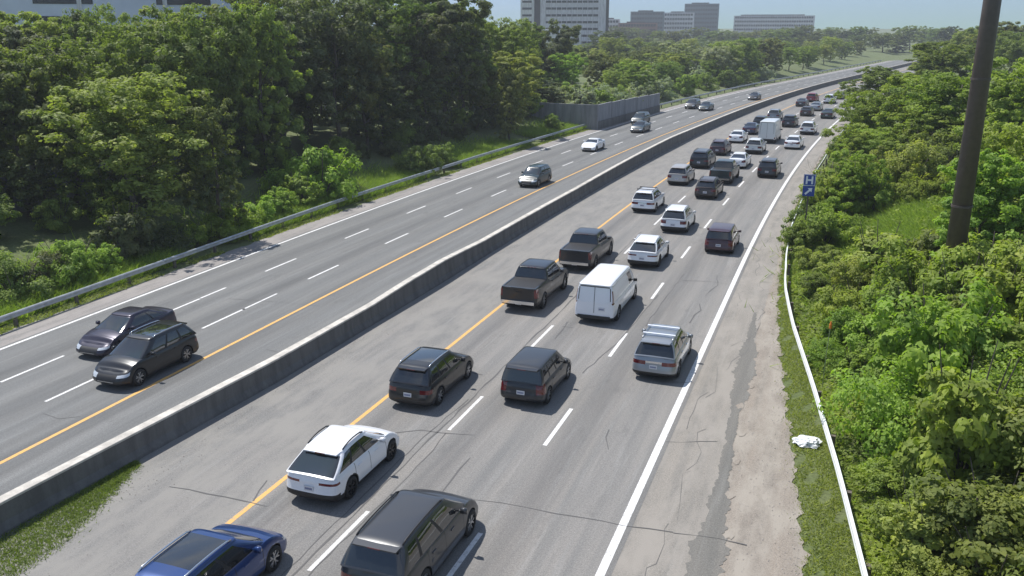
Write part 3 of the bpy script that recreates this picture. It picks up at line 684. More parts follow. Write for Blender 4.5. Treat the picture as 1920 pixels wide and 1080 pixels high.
for i in range(26):
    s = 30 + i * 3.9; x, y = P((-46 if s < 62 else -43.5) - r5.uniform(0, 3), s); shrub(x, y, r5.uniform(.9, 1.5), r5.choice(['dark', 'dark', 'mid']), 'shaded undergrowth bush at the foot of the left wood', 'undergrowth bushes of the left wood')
def area_l(rng):
    s = rng.uniform(18, 125); u = -37.1 - abs(rng.normal()) * 2.2
    if math.sin(s * .21 + 1) + math.sin(s * .53) * .5 < -.75: return None
    return P(u, s)
blades('tall_grass', 60000, area_l, .7, 'tall bright grass growing behind the southbound guardrail', 'lime', 5)
def area_l2(rng):
    s = rng.uniform(18, 140); u = rng.uniform(-36.9, -36.1)
    return None if math.sin(s * .9) + math.sin(s*.37+1) < -.7 else P(u, s)
blades('weeds', 9000, area_l2, .16, 'short weeds between the southbound shoulder and the guardrail', 'yellow', 6)
def area_r(rng):
    s = 18 + 70 * rng.random() ** 1.6; a = interp(s, PAVE_R) - .05; b = interp(s, RAIL_R) + .6
    q = a + (b - a) * rng.random() ** .8 - (abs(rng.normal()) * .16 if rng.random() < .25 else 0)
    return P(q, s) if b > a and math.sin(q*3.1 + s*1.3) + math.sin(q*7 - s*2.9) > -1.35 else None
blades('verge_grass', 52000, area_r, .08, 'short dry grass on the verge beside the pale guardrail', 'yellow', 7, w=.018)
def area_m(rng):
    s = rng.uniform(11, 20.4); a = barU(s) + .3; b = a + interp(s, [(10, 2.2), (16, 1.9), (18.5, 1.0), (20.4, .15)]) + rng.normal() * .15
    return P(rng.uniform(a, max(a, b)), s)
mg = blades('median_grass', 22000, area_m, .11, 'patch of grass growing against the median barrier', 'mid', 8, w=.02)

# ------------------------------------------------------------ right bank thicket
gb = 'shrubs of the right bank thicket'
LB = 'leafy green shrub in the thicket covering the bank behind the pale guardrail'
r6 = random.Random(66); spots = []
tries = 0
while len(spots) < 215 and tries < 9000:
    tries += 1
    s = 15 + 70 * r6.random() ** 1.1; u = interp(s, RAIL_R) + 1.25 + r6.random() * max(5.0, .30 * s + 1.5)
    x, y = P(u, s)
    if any((x-a)**2 + (y-b)**2 < (1.16 + .012*s)**2 for a, b in spots): continue
    spots.append((x, y))
gx, gy = at(1703, 402, 3.2)
def area_g(rng):
    a = rng.normal() * 2.2; b = rng.normal() * 5.5; return (gx + a, gy + b)
blades('tall_grass', 40000, area_g, .55, 'smooth bright grass clearing among the shrubs of the right bank', 'lime', 15)
for x, y in spots:
    if ((x - gx) / 3.6) ** 2 + ((y - gy) / 9.5) ** 2 < 1: continue
    u = x - interp(y, RAIL_R); k = 1.0 if u > 2.4 else .55; k *= r6.uniform(.65, 1.55)
    n = math.sin(x * .35 + 1) + math.sin(y * .22 + x * .1)
    c_ = 'lime' if n > 1.1 else ('bright' if n > .45 else ('deep' if n < -1.0 else r6.choice(['mid', 'bright', 'yellow', 'deep', 'yellow'])))
    shrub(x, y, k, c_, CN[c_] + ' leafy shrub on the right bank, ' + ('nearest the bottom of the view' if y < 32 else ('around the foot of the dark mast' if y < 48 else 'beyond the dark mast')), gb, hs=r6.uniform(.7, 1.35))
def ground_cover():
    rng = np.random.default_rng(12); n = 150000; s = 13 + 110 * rng.random(n) ** 1.5; w = np.maximum(6, .2 * s + 4)
    rail = np.array([interp(a, RAIL_R) for a in s]); u = rail + .28 + w * rng.random(n) ** 1.0
    x = u + np.array([curve(a, b) for a, b in zip(s, u)]); y = s
    hump = .35 + .3 * np.sin(x * 2.1 + y) * np.sin(y * 1.3 - x) + .15 * np.sin(x * 5 + 1) ; hump = np.maximum(.12, hump) * np.clip((u - rail) / 1.5, .25, 1)
    z = np.array([gh(a, b) for a, b in zip(x, y)]) + hump * rng.random(n) ** .5
    pos = np.stack([x, y, z], 1); nr = rng.normal(size=(n, 3)) * .6 + [0, 0, 1]; nr /= np.linalg.norm(nr, axis=1)[:, None]
    a = np.cross(nr, rng.normal(size=(n, 3))); a /= np.linalg.norm(a, axis=1)[:, None]; b = np.cross(nr, a); sz = (.10 * (1 + s / 60) * rng.uniform(.6, 1.4, n))[:, None]
    v = np.stack([pos - a*sz*.6, pos + b*sz*.4, pos + a*sz*.6, pos - b*sz*.4], 1).reshape(-1, 3)
    me = bpy.data.meshes.new('undergrowth'); me.vertices.add(4*n); me.vertices.foreach_set('co', v.ravel())
    me.loops.add(4*n); me.loops.foreach_set('vertex_index', np.arange(4*n, dtype=np.int32))
    me.polygons.add(n); me.polygons.foreach_set('loop_start', np.arange(0, 4*n, 4, dtype=np.int32)); me.polygons.foreach_set('loop_total', np.full(n, 4, np.int32)); me.update(calc_edges=True)
    at_ = me.attributes.new('var', 'FLOAT_COLOR', 'FACE'); cc = np.ones((n, 4)); cc[:, 0] = np.clip(.5 + .35 * np.sin(x * .9) * np.sin(y * .6) + rng.normal(size=n) * .2, 0, 1); cc[:, 1] = rng.random(n)
    at_.data.foreach_set('color', cc.ravel()); me.materials.append(M['leaf']); o = link('undergrowth', me); o.color = (*G['bright'], 1)
    tag(o, 'low leafy ground cover between the shrubs of the right bank', 'ground cover', kind='stuff')
ground_cover()
shx, shy = P(-1.35, 60.5)
shrub(*P(-1.6, 57), 1.05, 'mid', 'bush leaning over the guardrail in front of the hospital sign', None, 1)
shrub(*P(-.3, 58), 1.2, 'bright', 'light green bush at the foot of the hospital sign', None, 3)
shrub(*P(-1.2, 66), 1.1, 'mid', 'bush behind the hospital sign next to the guardrail', None, 0)
gt = 'trees on the right bank'
for px, d, yt, w_, c_, v in [(1600, 66, 250, 110, 'lime', 0), (1650, 84, 215, 130, 'bright', 2), (1730, 82, 185, 140, 'bright', 1), (1860, 46, 235, 190, 'lime', 5), (1930, 50, 180, 200, 'bright', 2), (1620, 95, 150, 120, 'bright', 4), (1700, 90, 120, 150, 'bright', 0),
    (1600, 120, 165, 90, 'bright', 1), (1585, 150, 150, 60, 'mid', 3), (1800, 85, 110, 190, 'bright', 2), (1900, 80, 90, 190, 'bright', 0), (1650, 140, 110, 130, 'mid', 5), (1600, 190, 130, 60, 'mid', 1), (1760, 150, 70, 160, 'mid', 0), (1590, 82, 210, 80, 'bright', 3), (1950, 38, 420, 150, 'bright', 3)]:
    x, y = ray_pt(px, yt + 70, d); z0 = gh(x, y); ppm = F / d; zt_ = CH + (49 - yt) / ppm
    u_ = x - curve(y, x) - interp(y, RAIL_R)
    if u_ < 3.2: x += 3.2 - u_
    tree(x, y, max(2.5, zt_ - z0), w_ / ppm / 2, c_, CN[c_] + ' tree on the right bank, ' + ('beside the dark mast' if d < 62 else 'farther along the bank'), gt, v, z0)
for i in range(9):
    s = 68 + i * 7; x, y = P(.5 + r6.uniform(0, 1.0), s)
    shrub(x, y, r6.uniform(1.2, 1.7), r6.choice(['bright', 'mid']), 'roadside bush lining the far right shoulder', 'roadside bushes along the far right shoulder')
# dry bush
def dry_bush():
    x, y = P(-.9, 78); e = empty('bare_bush', (x, y, 0)); tag(e, 'leafless dry grey bush between guardrail and green bushes', 'shrub')
    mb = MB(); r = random.Random(2)
    for k in range(26):
        p = Vector((0, 0, 0)); d = Vector((r.uniform(-.5, .5), r.uniform(-.5, .5), 1)); pts = [p.copy()]
        for j in range(6): d += Vector((r.uniform(-.3, .3), r.uniform(-.3, .3), 0)); d.normalize(); p += d * r.uniform(.5, .75); pts.append(p.copy())
        mb.tube(pts, [.03, .025, .02, .016, .012, .01, .006], 4)
    mb.build('branches', simple('dry_twigs', (.22, .19, .15), .95), e)
dry_bush()

# ------------------------------------------------------------ mast, sign, marker, litter
x, y = at(1788, 492, 4.2); z0 = gh(x, y)
e = empty('light_mast', (x, y, z0 - .2)); tag(e, 'thick dark brown steel mast rising from the bushes on the right bank', 'pole')
mb = MB(); mb.tube([(0, 0, 0), (0, 0, 26)], [.43, .24], 12); mb.build('shaft', M['mast'], e, True)
for z_ in (5.2, 10.4, 15.6, 20.8): mb = MB(); mb.tube([(0, 0, z_), (0, 0, z_ + .09)], .465 - .19 * z_ / 26, 16); mb.build('joint_collar', M['mast'], e)
for a_, b_ in ((1765, 575), (1812, 585), (1838, 570)): shrub(*at(a_, b_, 3.0), .85, 'mid', 'rounded shrub hiding the foot of the dark mast', 'shrubs at the mast foot')
mb = MB(); mb.tube([(0, 0, 0), (0, 0, .25)], [.75, .75], 12)
for k in range(8): a = k*PI/4; mb.tube([(math.cos(a)*.62, math.sin(a)*.62, .25), (math.cos(a)*.62, math.sin(a)*.62, .35)], .05, 6)
mb.build('base_flange', M['mast'], e)
mb = MB()
for k in range(6): a = k*PI/3; mb.tube([(0, 0, 25.6), (math.cos(a)*1.3, math.sin(a)*1.3, 25.8)], .05, 6); mb.box(math.cos(a)*1.3-.3, math.cos(a)*1.3+.3, math.sin(a)*1.3-.3, math.sin(a)*1.3+.3, 25.55, 25.85)
mb.build('lamp_ring', M['mast'], e)

M['signblue'] = simple('sign_blue', (.02, .06, .33), .45); M['signwhite'] = simple('sign_white', (.72, .76, .85), .45)
def hsign():
    x, y = at(1519, 327, 0); k = 58 / math.hypot(x, y); zt_ = CH * (1 - k); x *= k; y *= k
    e = empty('hospital_sign', (x, y, gh(x, y)), -camaz(1519) * .9); tag(e, 'blue road sign with white H over an arrow plate, beside the guardrail', 'sign')
    zt_ -= e.location.z
    mb = MB(); mb.box(-.05, .05, .03, .13, 0, zt_ - .05); mb.build('sign_post', M['wood'], e)
    mb = MB(); mb.box(-.36, .36, 0, .03, zt_ - .72, zt_); hp = mb.build('hospital_plate', M['signblue'], e)
    mb = MB(); zc = zt_ - .36
    mb.box(-.22, -.11, -.012, -.002, zc - .25, zc + .25); mb.box(.11, .22, -.012, -.002, zc - .25, zc + .25); mb.box(-.11, .11, -.012, -.002, zc - .055, zc + .055)
    for a in [(-.35, .35, .32, .345), (-.35, .35, -.345, -.32)]: mb.box(a[0], a[1], -.012, -.002, zc + a[2], zc + a[3])
    mb.box(-.35, -.325, -.012, -.002, zc - .32, zc + .32); mb.box(.325, .35, -.012, -.002, zc - .32, zc + .32)
    mb.build('letter_h', M['signwhite'], hp)
    mb = MB(); mb.box(-.36, .36, 0, .03, zt_ - 1.38, zt_ - .74); ap = mb.build('arrow_plate', M['signblue'], e)
    zc = zt_ - 1.06; mb = MB(); Mx = Matrix.Translation((0, -.007, zc)) @ Matrix.Rotation(-PI/4, 4, 'Y')
    mb.box(-.28, .08, -.005, .005, -.06, .06, M=Mx)
    mb.add([tuple(Mx @ Vector(v)) for v in [(.08, -.005, -.17), (.30, -.005, 0), (.08, -.005, .17), (.08, .005, -.17), (.30, .005, 0), (.08, .005, .17)]], [(0, 1, 2), (5, 4, 3), (0, 3, 4, 1), (1, 4, 5, 2), (2, 5, 3, 0)])
    mb.build('arrow', M['signwhite'], ap)
hsign()
x, y = at(1527, 700, .5); x += .35
e = empty('marker_post', (x, y, gh(x, y))); tag(e, 'thin marker rod with orange tip standing in the weeds behind the pale guardrail', 'marker')
mb = MB(); mb.tube([(0, 0, 0), (.02, 0, 1.4), (.06, 0, 2.5)], .018, 6); mb.build('rod', simple('rod_green', (.30, .36, .18), .6), e)
mb = MB(); mb.tube([(.06, 0, 2.5), (.065, 0, 2.66), (.07, 0, 2.8)], [.05, .055, .02], 8); mb.build('orange_tip', simple('marker_orange', (.75, .22, .03), .5), e)
def litter():
    x, y = at(1515, 826, .1); rng = np.random.default_rng(3); bm = bmesh.new()
    bmesh.ops.create_icosphere(bm, subdivisions=4, radius=1)
    from mathutils import noise as mn
    for v in bm.verts:
        c = v.co; n = mn.noise(c * 1.8) * .5 + (1 - abs(mn.noise(c * 4.5)) * 3) * .16 + mn.noise(c * 10) * .08
        v.co = Vector((c.x * .42, c.y * .34, max(-.02, c.z * .17))) * (1 + n)
    me = bpy.data.meshes.new('plastic_bag'); bm.to_mesh(me); bm.free()
    o = link('plastic_bag', me, None, [simple('crumpled_white_plastic', (.72, .73, .74), .4)]); o.location = (x, y, .03)
    tag(o, 'crumpled white plastic sheet dumped on the grass verge beside the guardrail', 'litter')
litter()

# ------------------------------------------------------------ vehicles
def smooth01(t): t = max(0, min(1, t)); return t*t*(3-2*t)
class Grid:
    """faces collected into named groups, each built as its own mesh"""
    def __init__(s): s.g = {}
    def quad(s, grp, a, b, c, d):
        G_ = s.g.setdefault(grp, ({}, [], [])); ids = []
        for p in (a, b, c, d):
            k = (round(p[0], 4), round(p[1], 4), round(p[2], 4))
            if k not in G_[0]: G_[0][k] = len(G_[1]); G_[1].append(p)
            if G_[0][k] not in ids: ids.append(G_[0][k])
        if len(ids) > 2: G_[2].append(tuple(ids))
def outline(W2, yr, yf, rr, rf, n, side_y, nr=7):
    """closed plan outline as half (right side, from rear centre to front centre): list of (x,y,zone)"""
    o = []
    for i in range(nr + 1):
        th = (PI/2) * (1 - (i / nr) ** 1.0); o.append((W2 * max(0, math.cos(th)) ** (2/n), yr + rr - rr * max(0, math.sin(th)) ** (2/n), 'r'))
    for y in side_y:
        if yr + rr + .03 < y < yf - rf - .03: o.append((W2, y, 's'))
    for i in range(nr + 1):
        th = (PI/2) * i / nr; o.append((W2 * max(0, math.cos(th)) ** (2/n), yf - rf + rf * max(0, math.sin(th)) ** (2/n), 'f'))
    return o
def car_meshes(sp):
    L, Wd, H = sp['L'], sp['W'], sp['H']; W2 = Wd/2; R = sp['R']; cl = sp.get('cl', .24)
    ar, af = -L/2 + sp['ro'], L/2 - sp['fo']; Ra = R * 1.13
    zs = lambda y: sinterp(y, sp['top']); gr = Grid(); typ = sp['type']
    # ---- lower body
    sy = sorted(set([round(-L/2 + .35 + i*(L-.7)/22, 3) for i in range(23)] + [round(a + Ra*math.cos(PI*k/12), 3) for a in (ar, af) for k in range(13)]))
    seams = sp.get('seams', []); sy2 = [y for y in sy if all(abs(y - q) > .05 for q in seams)]
    for q in seams: sy2 += [q - .011, q + .011]
    half = outline(W2, -L/2, L/2, sp.get('rr', .38), sp.get('rf', .6), sp.get('n', 3.6), sorted(sy2), 9)
    ring = [(x, y, z, 1) for x, y, z in half] + [(-x, y, z, -1) for x, y, z in half[::-1]]
    lev = [0, .05, .14, .24, .36, .48, .60, .70, .80, .88, .94, 1.0]
    wid = [(0, .95), (.1, .985), (.3, .995), (.5, 1), (.62, .985), (.8, .975), (.92, .95), (1, .915)]
    endr = sp.get('endr', [(0, .14), (.12, .03), (.25, 0), (.42, .015), (.55, .05), (.8, .07), (1, .14)])
    endf = sp.get('endf', [(0, .16), (.12, .04), (.28, 0), (.5, .02), (.7, .08), (.9, .22), (1, .34)])
    def pt(p, f):
        x, y, zn, sd_ = p; top = zs(y); bot = cl
        for a in (ar, af):
            if abs(y - a) < Ra and abs(x) > W2*.9: bot = max(bot, R + math.sqrt(max(0, Ra*Ra - (y-a)**2)))
        if y > L/2 - .5: bot += .04 * smooth01((y - L/2 + .5)/.5)
        z = bot + (top - bot) * f; g = (z - cl) / (top - cl)
        wy = 1 - .035 * smooth01((y - L/2 + 1.4) / 1.4) - .03 * smooth01((-L/2 + 1.0 - y) / 1.0)
        x2 = x * interp(g, wid) * wy
        kf = smooth01((y - (L/2 - 1.0)) / 1.0); kr = smooth01((-L/2 + .7 - y) / .7)
        y2 = y - kf * interp(g, endf) + kr * interp(g, endr)
        return (x2, y2, z)
    rows = [[pt(p, f) for p in ring] for f in lev]; N = len(ring)
    tl = sp.get('tail', (.60, .86, .52)); hl = sp.get('headz', (.58, .80, .45)); clad = sp.get('clad', 0)
    for k in range(len(lev)-1):
        for i in range(N):
            j = (i+1) % N; a, b, c, d = rows[k][i], rows[k][j], rows[k+1][j], rows[k+1][i]
            y = (ring[i][1] + ring[j][1]) / 2; x = (a[0] + b[0]) / 2; zm = ((a[2] + d[2]) / 2 - cl) / (zs(y) - cl)
            grp = 'body'
            rear = ring[i][1] < -L/2 + .40 and ring[j][1] < -L/2 + .40; front = ring[i][1] > L/2 - .5 and ring[j][1] > L/2 - .5
            if any(abs(y - q) < .012 and ring[i][2] == 's' and ring[j][2] == 's' for q in seams) and .2 < zm: grp = 'door_seams'
            elif zm < .10 + clad: grp = 'sill_cladding'
            elif rear and tl and tl[0] < zm < tl[1] and abs(x) > W2 * tl[2]: grp = 'tail_light_r' if x > 0 else 'tail_light_l'
            elif rear and zm < sp.get('rbump', .24): grp = 'rear_bumper'
            elif rear and sp.get('rbar') and tl[0]+.06 < zm < tl[1]-.06 and abs(x) <= W2*tl[2]: grp = sp['rbar']
            elif front and hl[0] < zm < hl[1] and abs(x) > W2 * hl[2]: grp = 'headlight_r' if x > 0 else 'headlight_l'
            elif front and .24 < zm < hl[1]-.02 and abs(x) <= W2 * hl[2]*1.1: grp = 'grille'
            elif clad and any(abs(y - q) < Ra*1.16 and a[2] < R + Ra*1.02 for q in (ar, af)) and ring[i][2] == 's' and k < 2: grp = 'sill_cladding'
            gr.quad(grp, a, b, c, d)
    # underside / wheel wells
    def under(p, s):
        q = pt(p, 0); return (q[0]*s, q[1], q[2])
    for s0, s1 in ((1, .66),):
        for i in range(N):
            j = (i+1) % N; gr.quad('underbody', under(ring[j], s0), under(ring[i], s0), under(ring[i], s1), under(ring[j], s1))
    for i in range(len(half)-1):
        p, q = half[i], half[i+1]; a = pt((*p, 1), 0); b = pt((*q, 1), 0)
        for s in (1, -1): gr.quad('underbody', (a[0]*.66*s, a[1], a[2]), (b[0]*.66*s, b[1], b[2]), (b[0]*.66*s, b[1], cl+.02), (a[0]*.66*s, a[1], cl+.02))
        gr.quad('underbody', (a[0]*.66, a[1], cl+.02), (b[0]*.66, b[1], cl+.02), (-b[0]*.66, b[1], cl+.02), (-a[0]*.66, a[1], cl+.02))
    # top cap (hood, deck)
    caps = [1, .97, .9, .75, .5, .25, 0]; crown = lambda s: sp.get('crown', .07) * (1 - s ** 2.2)
    def cap(p, s):
        q = pt(p, 1); y = q[1]; e_ = smooth01((L/2 - p[1]) / .5) * smooth01((p[1] + L/2) / .3)
        return (q[0]*s, y, q[2] + crown(s) * (.25 + .75 * e_))
    bed = sp.get('bed')
    for s0, s1 in zip(caps, caps[1:]):
        for i in range(len(half)-1):
            p, q = (*half[i], 1), (*half[i+1], 1); y = (p[1]+q[1])/2
            grp = 'body'
            if bed and bed[0] < y < bed[1] and s0 < .95: grp = 'bed_cover'
            if sp.get('cargo') and y < sp['cargo']: grp = 'sill_cladding'
            A, B, C_, D = cap(p, s0), cap(q, s0), cap(q, s1), cap(p, s1)
            if grp == 'bed_cover': A, B, C_, D = [(v[0], v[1], v[2] - .02) for v in (A, B, C_, D)]
            gr.quad(grp, A, B, C_, D); m = lambda v: (-v[0], v[1], v[2]); gr.quad(grp, m(B), m(A), m(D), m(C_))
    # ---- greenhouse
    yrb, yrt, yft, yfb = sp['gh']; wb, wt = sp.get('gw', (.895, .70)); n2 = sp.get('gn', 5)
    rows = []; glev = [0, .08, .25, .5, .75, .90, .965, 1.0]
    vN = 22; pil = sp.get('pillars', [.30, .62]); vs_ = sorted(set([i / vN for i in range(vN+1)]))
    def gh_outline(g):
        yr = yrb + (yrt - yrb) * (g ** sp.get('rcurve', 1.0)); yf = yfb + (yft - yfb) * (g ** .92)
        w = W2 * (wb + (wt - wb) * (g ** sp.get('wcurve', 1.5)))
        o = []; n = 6; rr = sp.get('grr', .16); rf = sp.get('grf', .30)
        for i in range(n+1): th = (PI/2)*(1 - i/n); o.append((w * max(0, math.cos(th))**(2/n2), yr + rr - rr*max(0, math.sin(th))**(2/n2), ('r', i)))
        y0, y1 = yr + rr, yf - rf
        for v in vs_[1:-1]: o.append((w, y0 + (y1-y0)*v, ('s', v)))
        for i in range(n+1): th = (PI/2)*i/n; o.append((w * max(0, math.cos(th))**(2/n2), yf - rf + rf*max(0, math.sin(th))**(2/n2), ('f', i)))
        return o
    mid = (yrt + yft) / 2; hl_ = (yft - yrt) / 2 + .25
    Hr = lambda y: H - sp.get('rc', .05) * ((y - mid) / hl_) ** 2 - (sp.get('rdrop', 0) * smooth01((mid - y) / hl_))
    for g in glev:
        row = []
        for x, y, zn in gh_outline(g):
            zb_ = zs(y) - .015 + sp.get('crown', .07) * (1 - min(1, abs(x)/W2) ** 2.2) * .7; zt_ = Hr(y) - sp.get('edge', .07)
            row.append((x, y, zb_ + (zt_ - zb_) * g, zn))
        rows.append(row)
    nn = len(rows[0]); gtop = sp.get('gtop', .93)
    wins = sp.get('side_glass', (.03, .97)); rg = sp.get('rear_glass', (.10, .9)); blk = sp.get('black_pillars', True)
    for k in range(len(glev)-1):
        gm = (glev[k] + glev[k+1]) / 2
        for i in range(nn-1):
            a, b, c, d = rows[k][i], rows[k][i+1], rows[k+1][i+1], rows[k+1][i]
            za, zb2 = a[3], b[3]; grp = 'body'
            if za[0] == 'f' and zb2[0] == 'f':
                if za[1] >= 2 and .03 < gm < .96: grp = 'windshield'
                elif za[1] == 1 and .03 < gm < .96: grp = 'body'
            elif za[0] == 'r' and zb2[0] == 'r':
                if rg and rg[0] < gm < rg[1] and zb2[1] <= 4: grp = 'rear_window'
                elif rg and gm > rg[1] and sp.get('spoiler') and zb2[1] <= 4: grp = 'body'
                elif sp.get('van_tail') and zb2[1] >= 5 and gm < sp['van_tail']: grp = 'tail_light_'
            else:
                v = (za[1] if za[0] == 's' else (0 if za[0] == 'r' else 1)) * .5 + (zb2[1] if zb2[0] == 's' else (0 if zb2[0] == 'r' else 1)) * .5
                if wins[0] < v < wins[1] and .06 < gm < gtop: grp = 'side_window_' if all(abs(v - q) > .024 for q in pil) else ('pillar' if blk else 'body')
            for s in (1, -1):
                g2 = grp + ('r' if s > 0 else 'l') if grp.endswith('_') else grp
                V = [(p[0]*s, p[1], p[2]) for p in (a, b, c, d)]
                if s < 0: V = V[::-1]
                gr.quad(g2, *V)
    rcap = [(1, 0), (.985, .45), (.94, .75), (.85, .9), (.6, 1.0), (.3, 1.06), (0, 1.08)]; ed = sp.get('edge', .07)
    y0r, y1r = rows[-1][0][1], rows[-1][-1][1]; ymid = (y0r + y1r)/2
    def rp(p, s, h):
        x, y, z = p[0], p[1], p[2]; ys_ = ymid + (y - ymid) * (1 - (1-s) * .04 if s > 0.5 else .98)
        return (x*s, ys_, z + ed * h * (.35 + .65 * smooth01(min(y1r - y, y - y0r) / .3 + .35)))
    for (s0, h0), (s1, h1) in zip(rcap, rcap[1:]):
        for i in range(nn-1):
            p, q = rows[-1][i], rows[-1][i+1]; yy = (p[1]+q[1])/2
            grp = 'body'
            if sp.get('sunroof') and s0 < .9 and yrt + .55 < yy < yft - .30: grp = 'roof_glass'
            A, B, C_, D = rp(p, s0, h0), rp(q, s0, h0), rp(q, s1, h1), rp(p, s1, h1)
            gr.quad(grp, A, B, C_, D); m = lambda v: (-v[0], v[1], v[2]); gr.quad(grp, m(B), m(A), m(D), m(C_))
    out = {}
    for nme, (_, vv, ff) in gr.g.items():
        me = bpy.data.meshes.new(nme); me.from_pydata(vv, [], ff); bm = bmesh.new(); bm.from_mesh(me)
        bm.normal_update(); bm.to_mesh(me); bm.free()
        me.polygons.foreach_set('use_smooth', [True]*len(me.polygons))
        try: me.set_sharp_from_angle(angle=math.radians(38))
        except Exception: pass
        me.update(); out[nme] = me
    # ---- extras
    ex = []
    def exm(name, mb, mat, smooth=False): me = mb.mesh(name, smooth); ex.append((name, me, mat))
    zsr = zs(-L/2 + .1)
    for s in (1, -1):
        mb = MB(); ym = yfb - .62; xm = W2 * .93; zm_ = zs(ym) + .10
        mb.tube([(xm*s - .05*s, ym, zm_ - .03), (xm*s + .10*s, ym, zm_)], .025, 6)
        q = [(xm+.05, ym-.05, zm_-.07), (xm+.25, ym-.04, zm_-.06), (xm+.25, ym-.03, zm_+.08), (xm+.06, ym-.05, zm_+.09), (xm+.08, ym+.10, zm_-.05), (xm+.22, ym+.08, zm_-.04), (xm+.21, ym+.08, zm_+.06), (xm+.09, ym+.10, zm_+.06)]
        mb.add([(a*s, b, c) for a, b, c in q], [(0, 1, 2, 3), (7, 6, 5, 4), (0, 4, 5, 1), (1, 5, 6, 2), (2, 6, 7, 3), (3, 7, 4, 0)]); exm('side_mirror', mb, sp.get('mirror', 'body'), True)
    if sp.get('rails'):
        for s in (1, -1):
            mb = MB(); ya, yb = yrt + .15, yft - .25; xr = W2 * (wt - .045)
            pts = [(xr*s, ya, Hr(ya) - ed*.2), (xr*s, ya+.15, Hr(ya) + .04)] + [(xr*s, ya + .15 + (yb-ya-.3)*i/4, Hr(ya + (yb-ya)*i/4) + .045) for i in range(1, 4)] + [(xr*s, yb-.15, Hr(yb) + .04), (xr*s, yb, Hr(yb) - ed*.2)]
            mb.tube(pts, .024, 6); exm('roof_rail', mb, sp['rails'], True)
    if sp.get('crossbars'):
        for yy in (yrt + .5, yft - .75):
            mb = MB(); xr = W2 * wt + .02; mb.box(-xr, xr, yy - .06, yy + .06, H + .055, H + .10); exm('roof_bar', mb, 'paint_white')
    if sp.get('spoiler'):
        mb = MB(); w_ = W2*wt*.93; z = Hr(yrt) - .045; mb.add([(-w_, yrt+.12, z+.03), (w_, yrt+.12, z+.03), (w_*.93, yrt-.16, z-.01), (-w_*.93, yrt-.16, z-.01), (-w_, yrt+.12, z-.05), (w_, yrt+.12, z-.05), (w_*.93, yrt-.15, z-.05), (-w_*.93, yrt-.15, z-.05)],
            [(0, 3, 2, 1), (4, 5, 6, 7), (0, 4, 7, 3), (1, 2, 6, 5), (3, 7, 6, 2)]); exm('rear_spoiler', mb, 'body')
    pz = sp.get('plz', .52); g_ = (cl + (zsr - cl)*pz); yo = -L/2 + interp(pz, endr) - .012
    mb = MB(); mb.box(sp.get('plx', 0) - .16, sp.get('plx', 0) + .16, yo - .012, yo + .01, g_ - .08, g_ + .08); exm('licence_plate', mb, 'plate')
    mb = MB()
    for i in range(7): x = sp.get('plx', 0) - .125 + i*.036; mb.box(x, x + .022, yo - .016, yo - .012, g_ - .035, g_ + .03)
    ex.append(('plate_characters', mb.mesh('plate_characters'), 'plateblue'))
    for y in sp.get('handles', []):
        for s in (1, -1): mb = MB(); z = cl + (zs(y) - cl)*.82; mb.box(W2*.965*s - .012, W2*.965*s + .03*s if s > 0 else W2*.965*s + .012, y - .1, y + .1, z - .018, z + .018) if s > 0 else mb.box(-W2*.965 - .03, -W2*.965 + .012, y - .1, y + .1, z - .018, z + .018); exm('door_handle', mb, sp.get('hmat', 'body'))
    if typ == 'van':
        mb = MB(); g3 = lambda z: yrb + (yrt - yrb) * max(0, (z - 1.15) / (H - 1.27)) - .012
        mb.tube([(0, g3(z_) if z_ > 1.2 else -L/2 + interp((z_-cl)/(zsr-cl), endr) - .004, z_) for z_ in (cl+.3, cl+.6, 1.2, 1.5, H-.22)], .011, 4)
        for s in (1, -1): mb.tube([(s*W2*(.80 - .06*(z_-1.1)), g3(z_) + .02, z_) for z_ in (1.22, 1.5, H-.24)], .02, 4)
        mb.tube([(-W2*.72, g3(H-.2) + .01, H-.2), (W2*.72, g3(H-.2) + .01, H-.2)], .022, 4); mb.box(-W2*.8, W2*.8, -L/2 - .03, -L/2 + .12, cl + .02, cl + .17); exm('rear_door_gap', mb, 'black')
        mb = MB(); zz = H - ed - .02
        for s in (1, -1): mb.box(W2*wt*s - .02 + .02*s, W2*wt*s + .02 + .02*s, yrt + .1, yft - .2, zz - .015, zz + .02)
        mb.box(-W2*wt*.9, W2*wt*.9, yrt - .03, yrt + .02, zz - .02, zz + .012); exm('drip_gutter', mb, 'galv')
    if typ == 'pickup':
        mb = MB(); mb.box(-W2*.86, W2*.86, -L/2 - .09, -L/2 + .06, .50, .66); exm('step_bumper', mb, 'chrome')
        mb = MB(); mb.box(-W2*.70, W2*.70, -L/2 + .015, -L/2 + .05, zsr - .12, zsr - .10); mb.box(-.16, .16, -L/2 + .0, -L/2 + .04, zsr - .24, zsr - .19); exm('tailgate_seam', mb, 'black')
        mb = MB()
        for x in (-.18, 0, .18): mb.box(x-.06, x+.06, yrt - .02, yrt + .02, Hr(yrt) - .05, Hr(yrt) - .015)
        exm('cab_brake_lamp', mb, 'red')
    elif sp.get('brake3', True) and typ != 'van':
        mb = MB(); mb.box(-.17, .17, yrt - (.17 if sp.get('spoiler') else .03), yrt - (.14 if sp.get('spoiler') else -.02), Hr(yrt) - .085, Hr(yrt) - .055); exm('high_brake_light', mb, 'red')
    # front emblem bar & lower intake
    mb = MB(); yo = L/2 - interp(.3, endf) + .004; mb.box(-W2*.42, W2*.42, yo - .02, yo + .012, cl + (zs(L/2)-cl)*.30, cl + (zs(L/2)-cl)*.34); exm('grille_bar', mb, 'chrome')
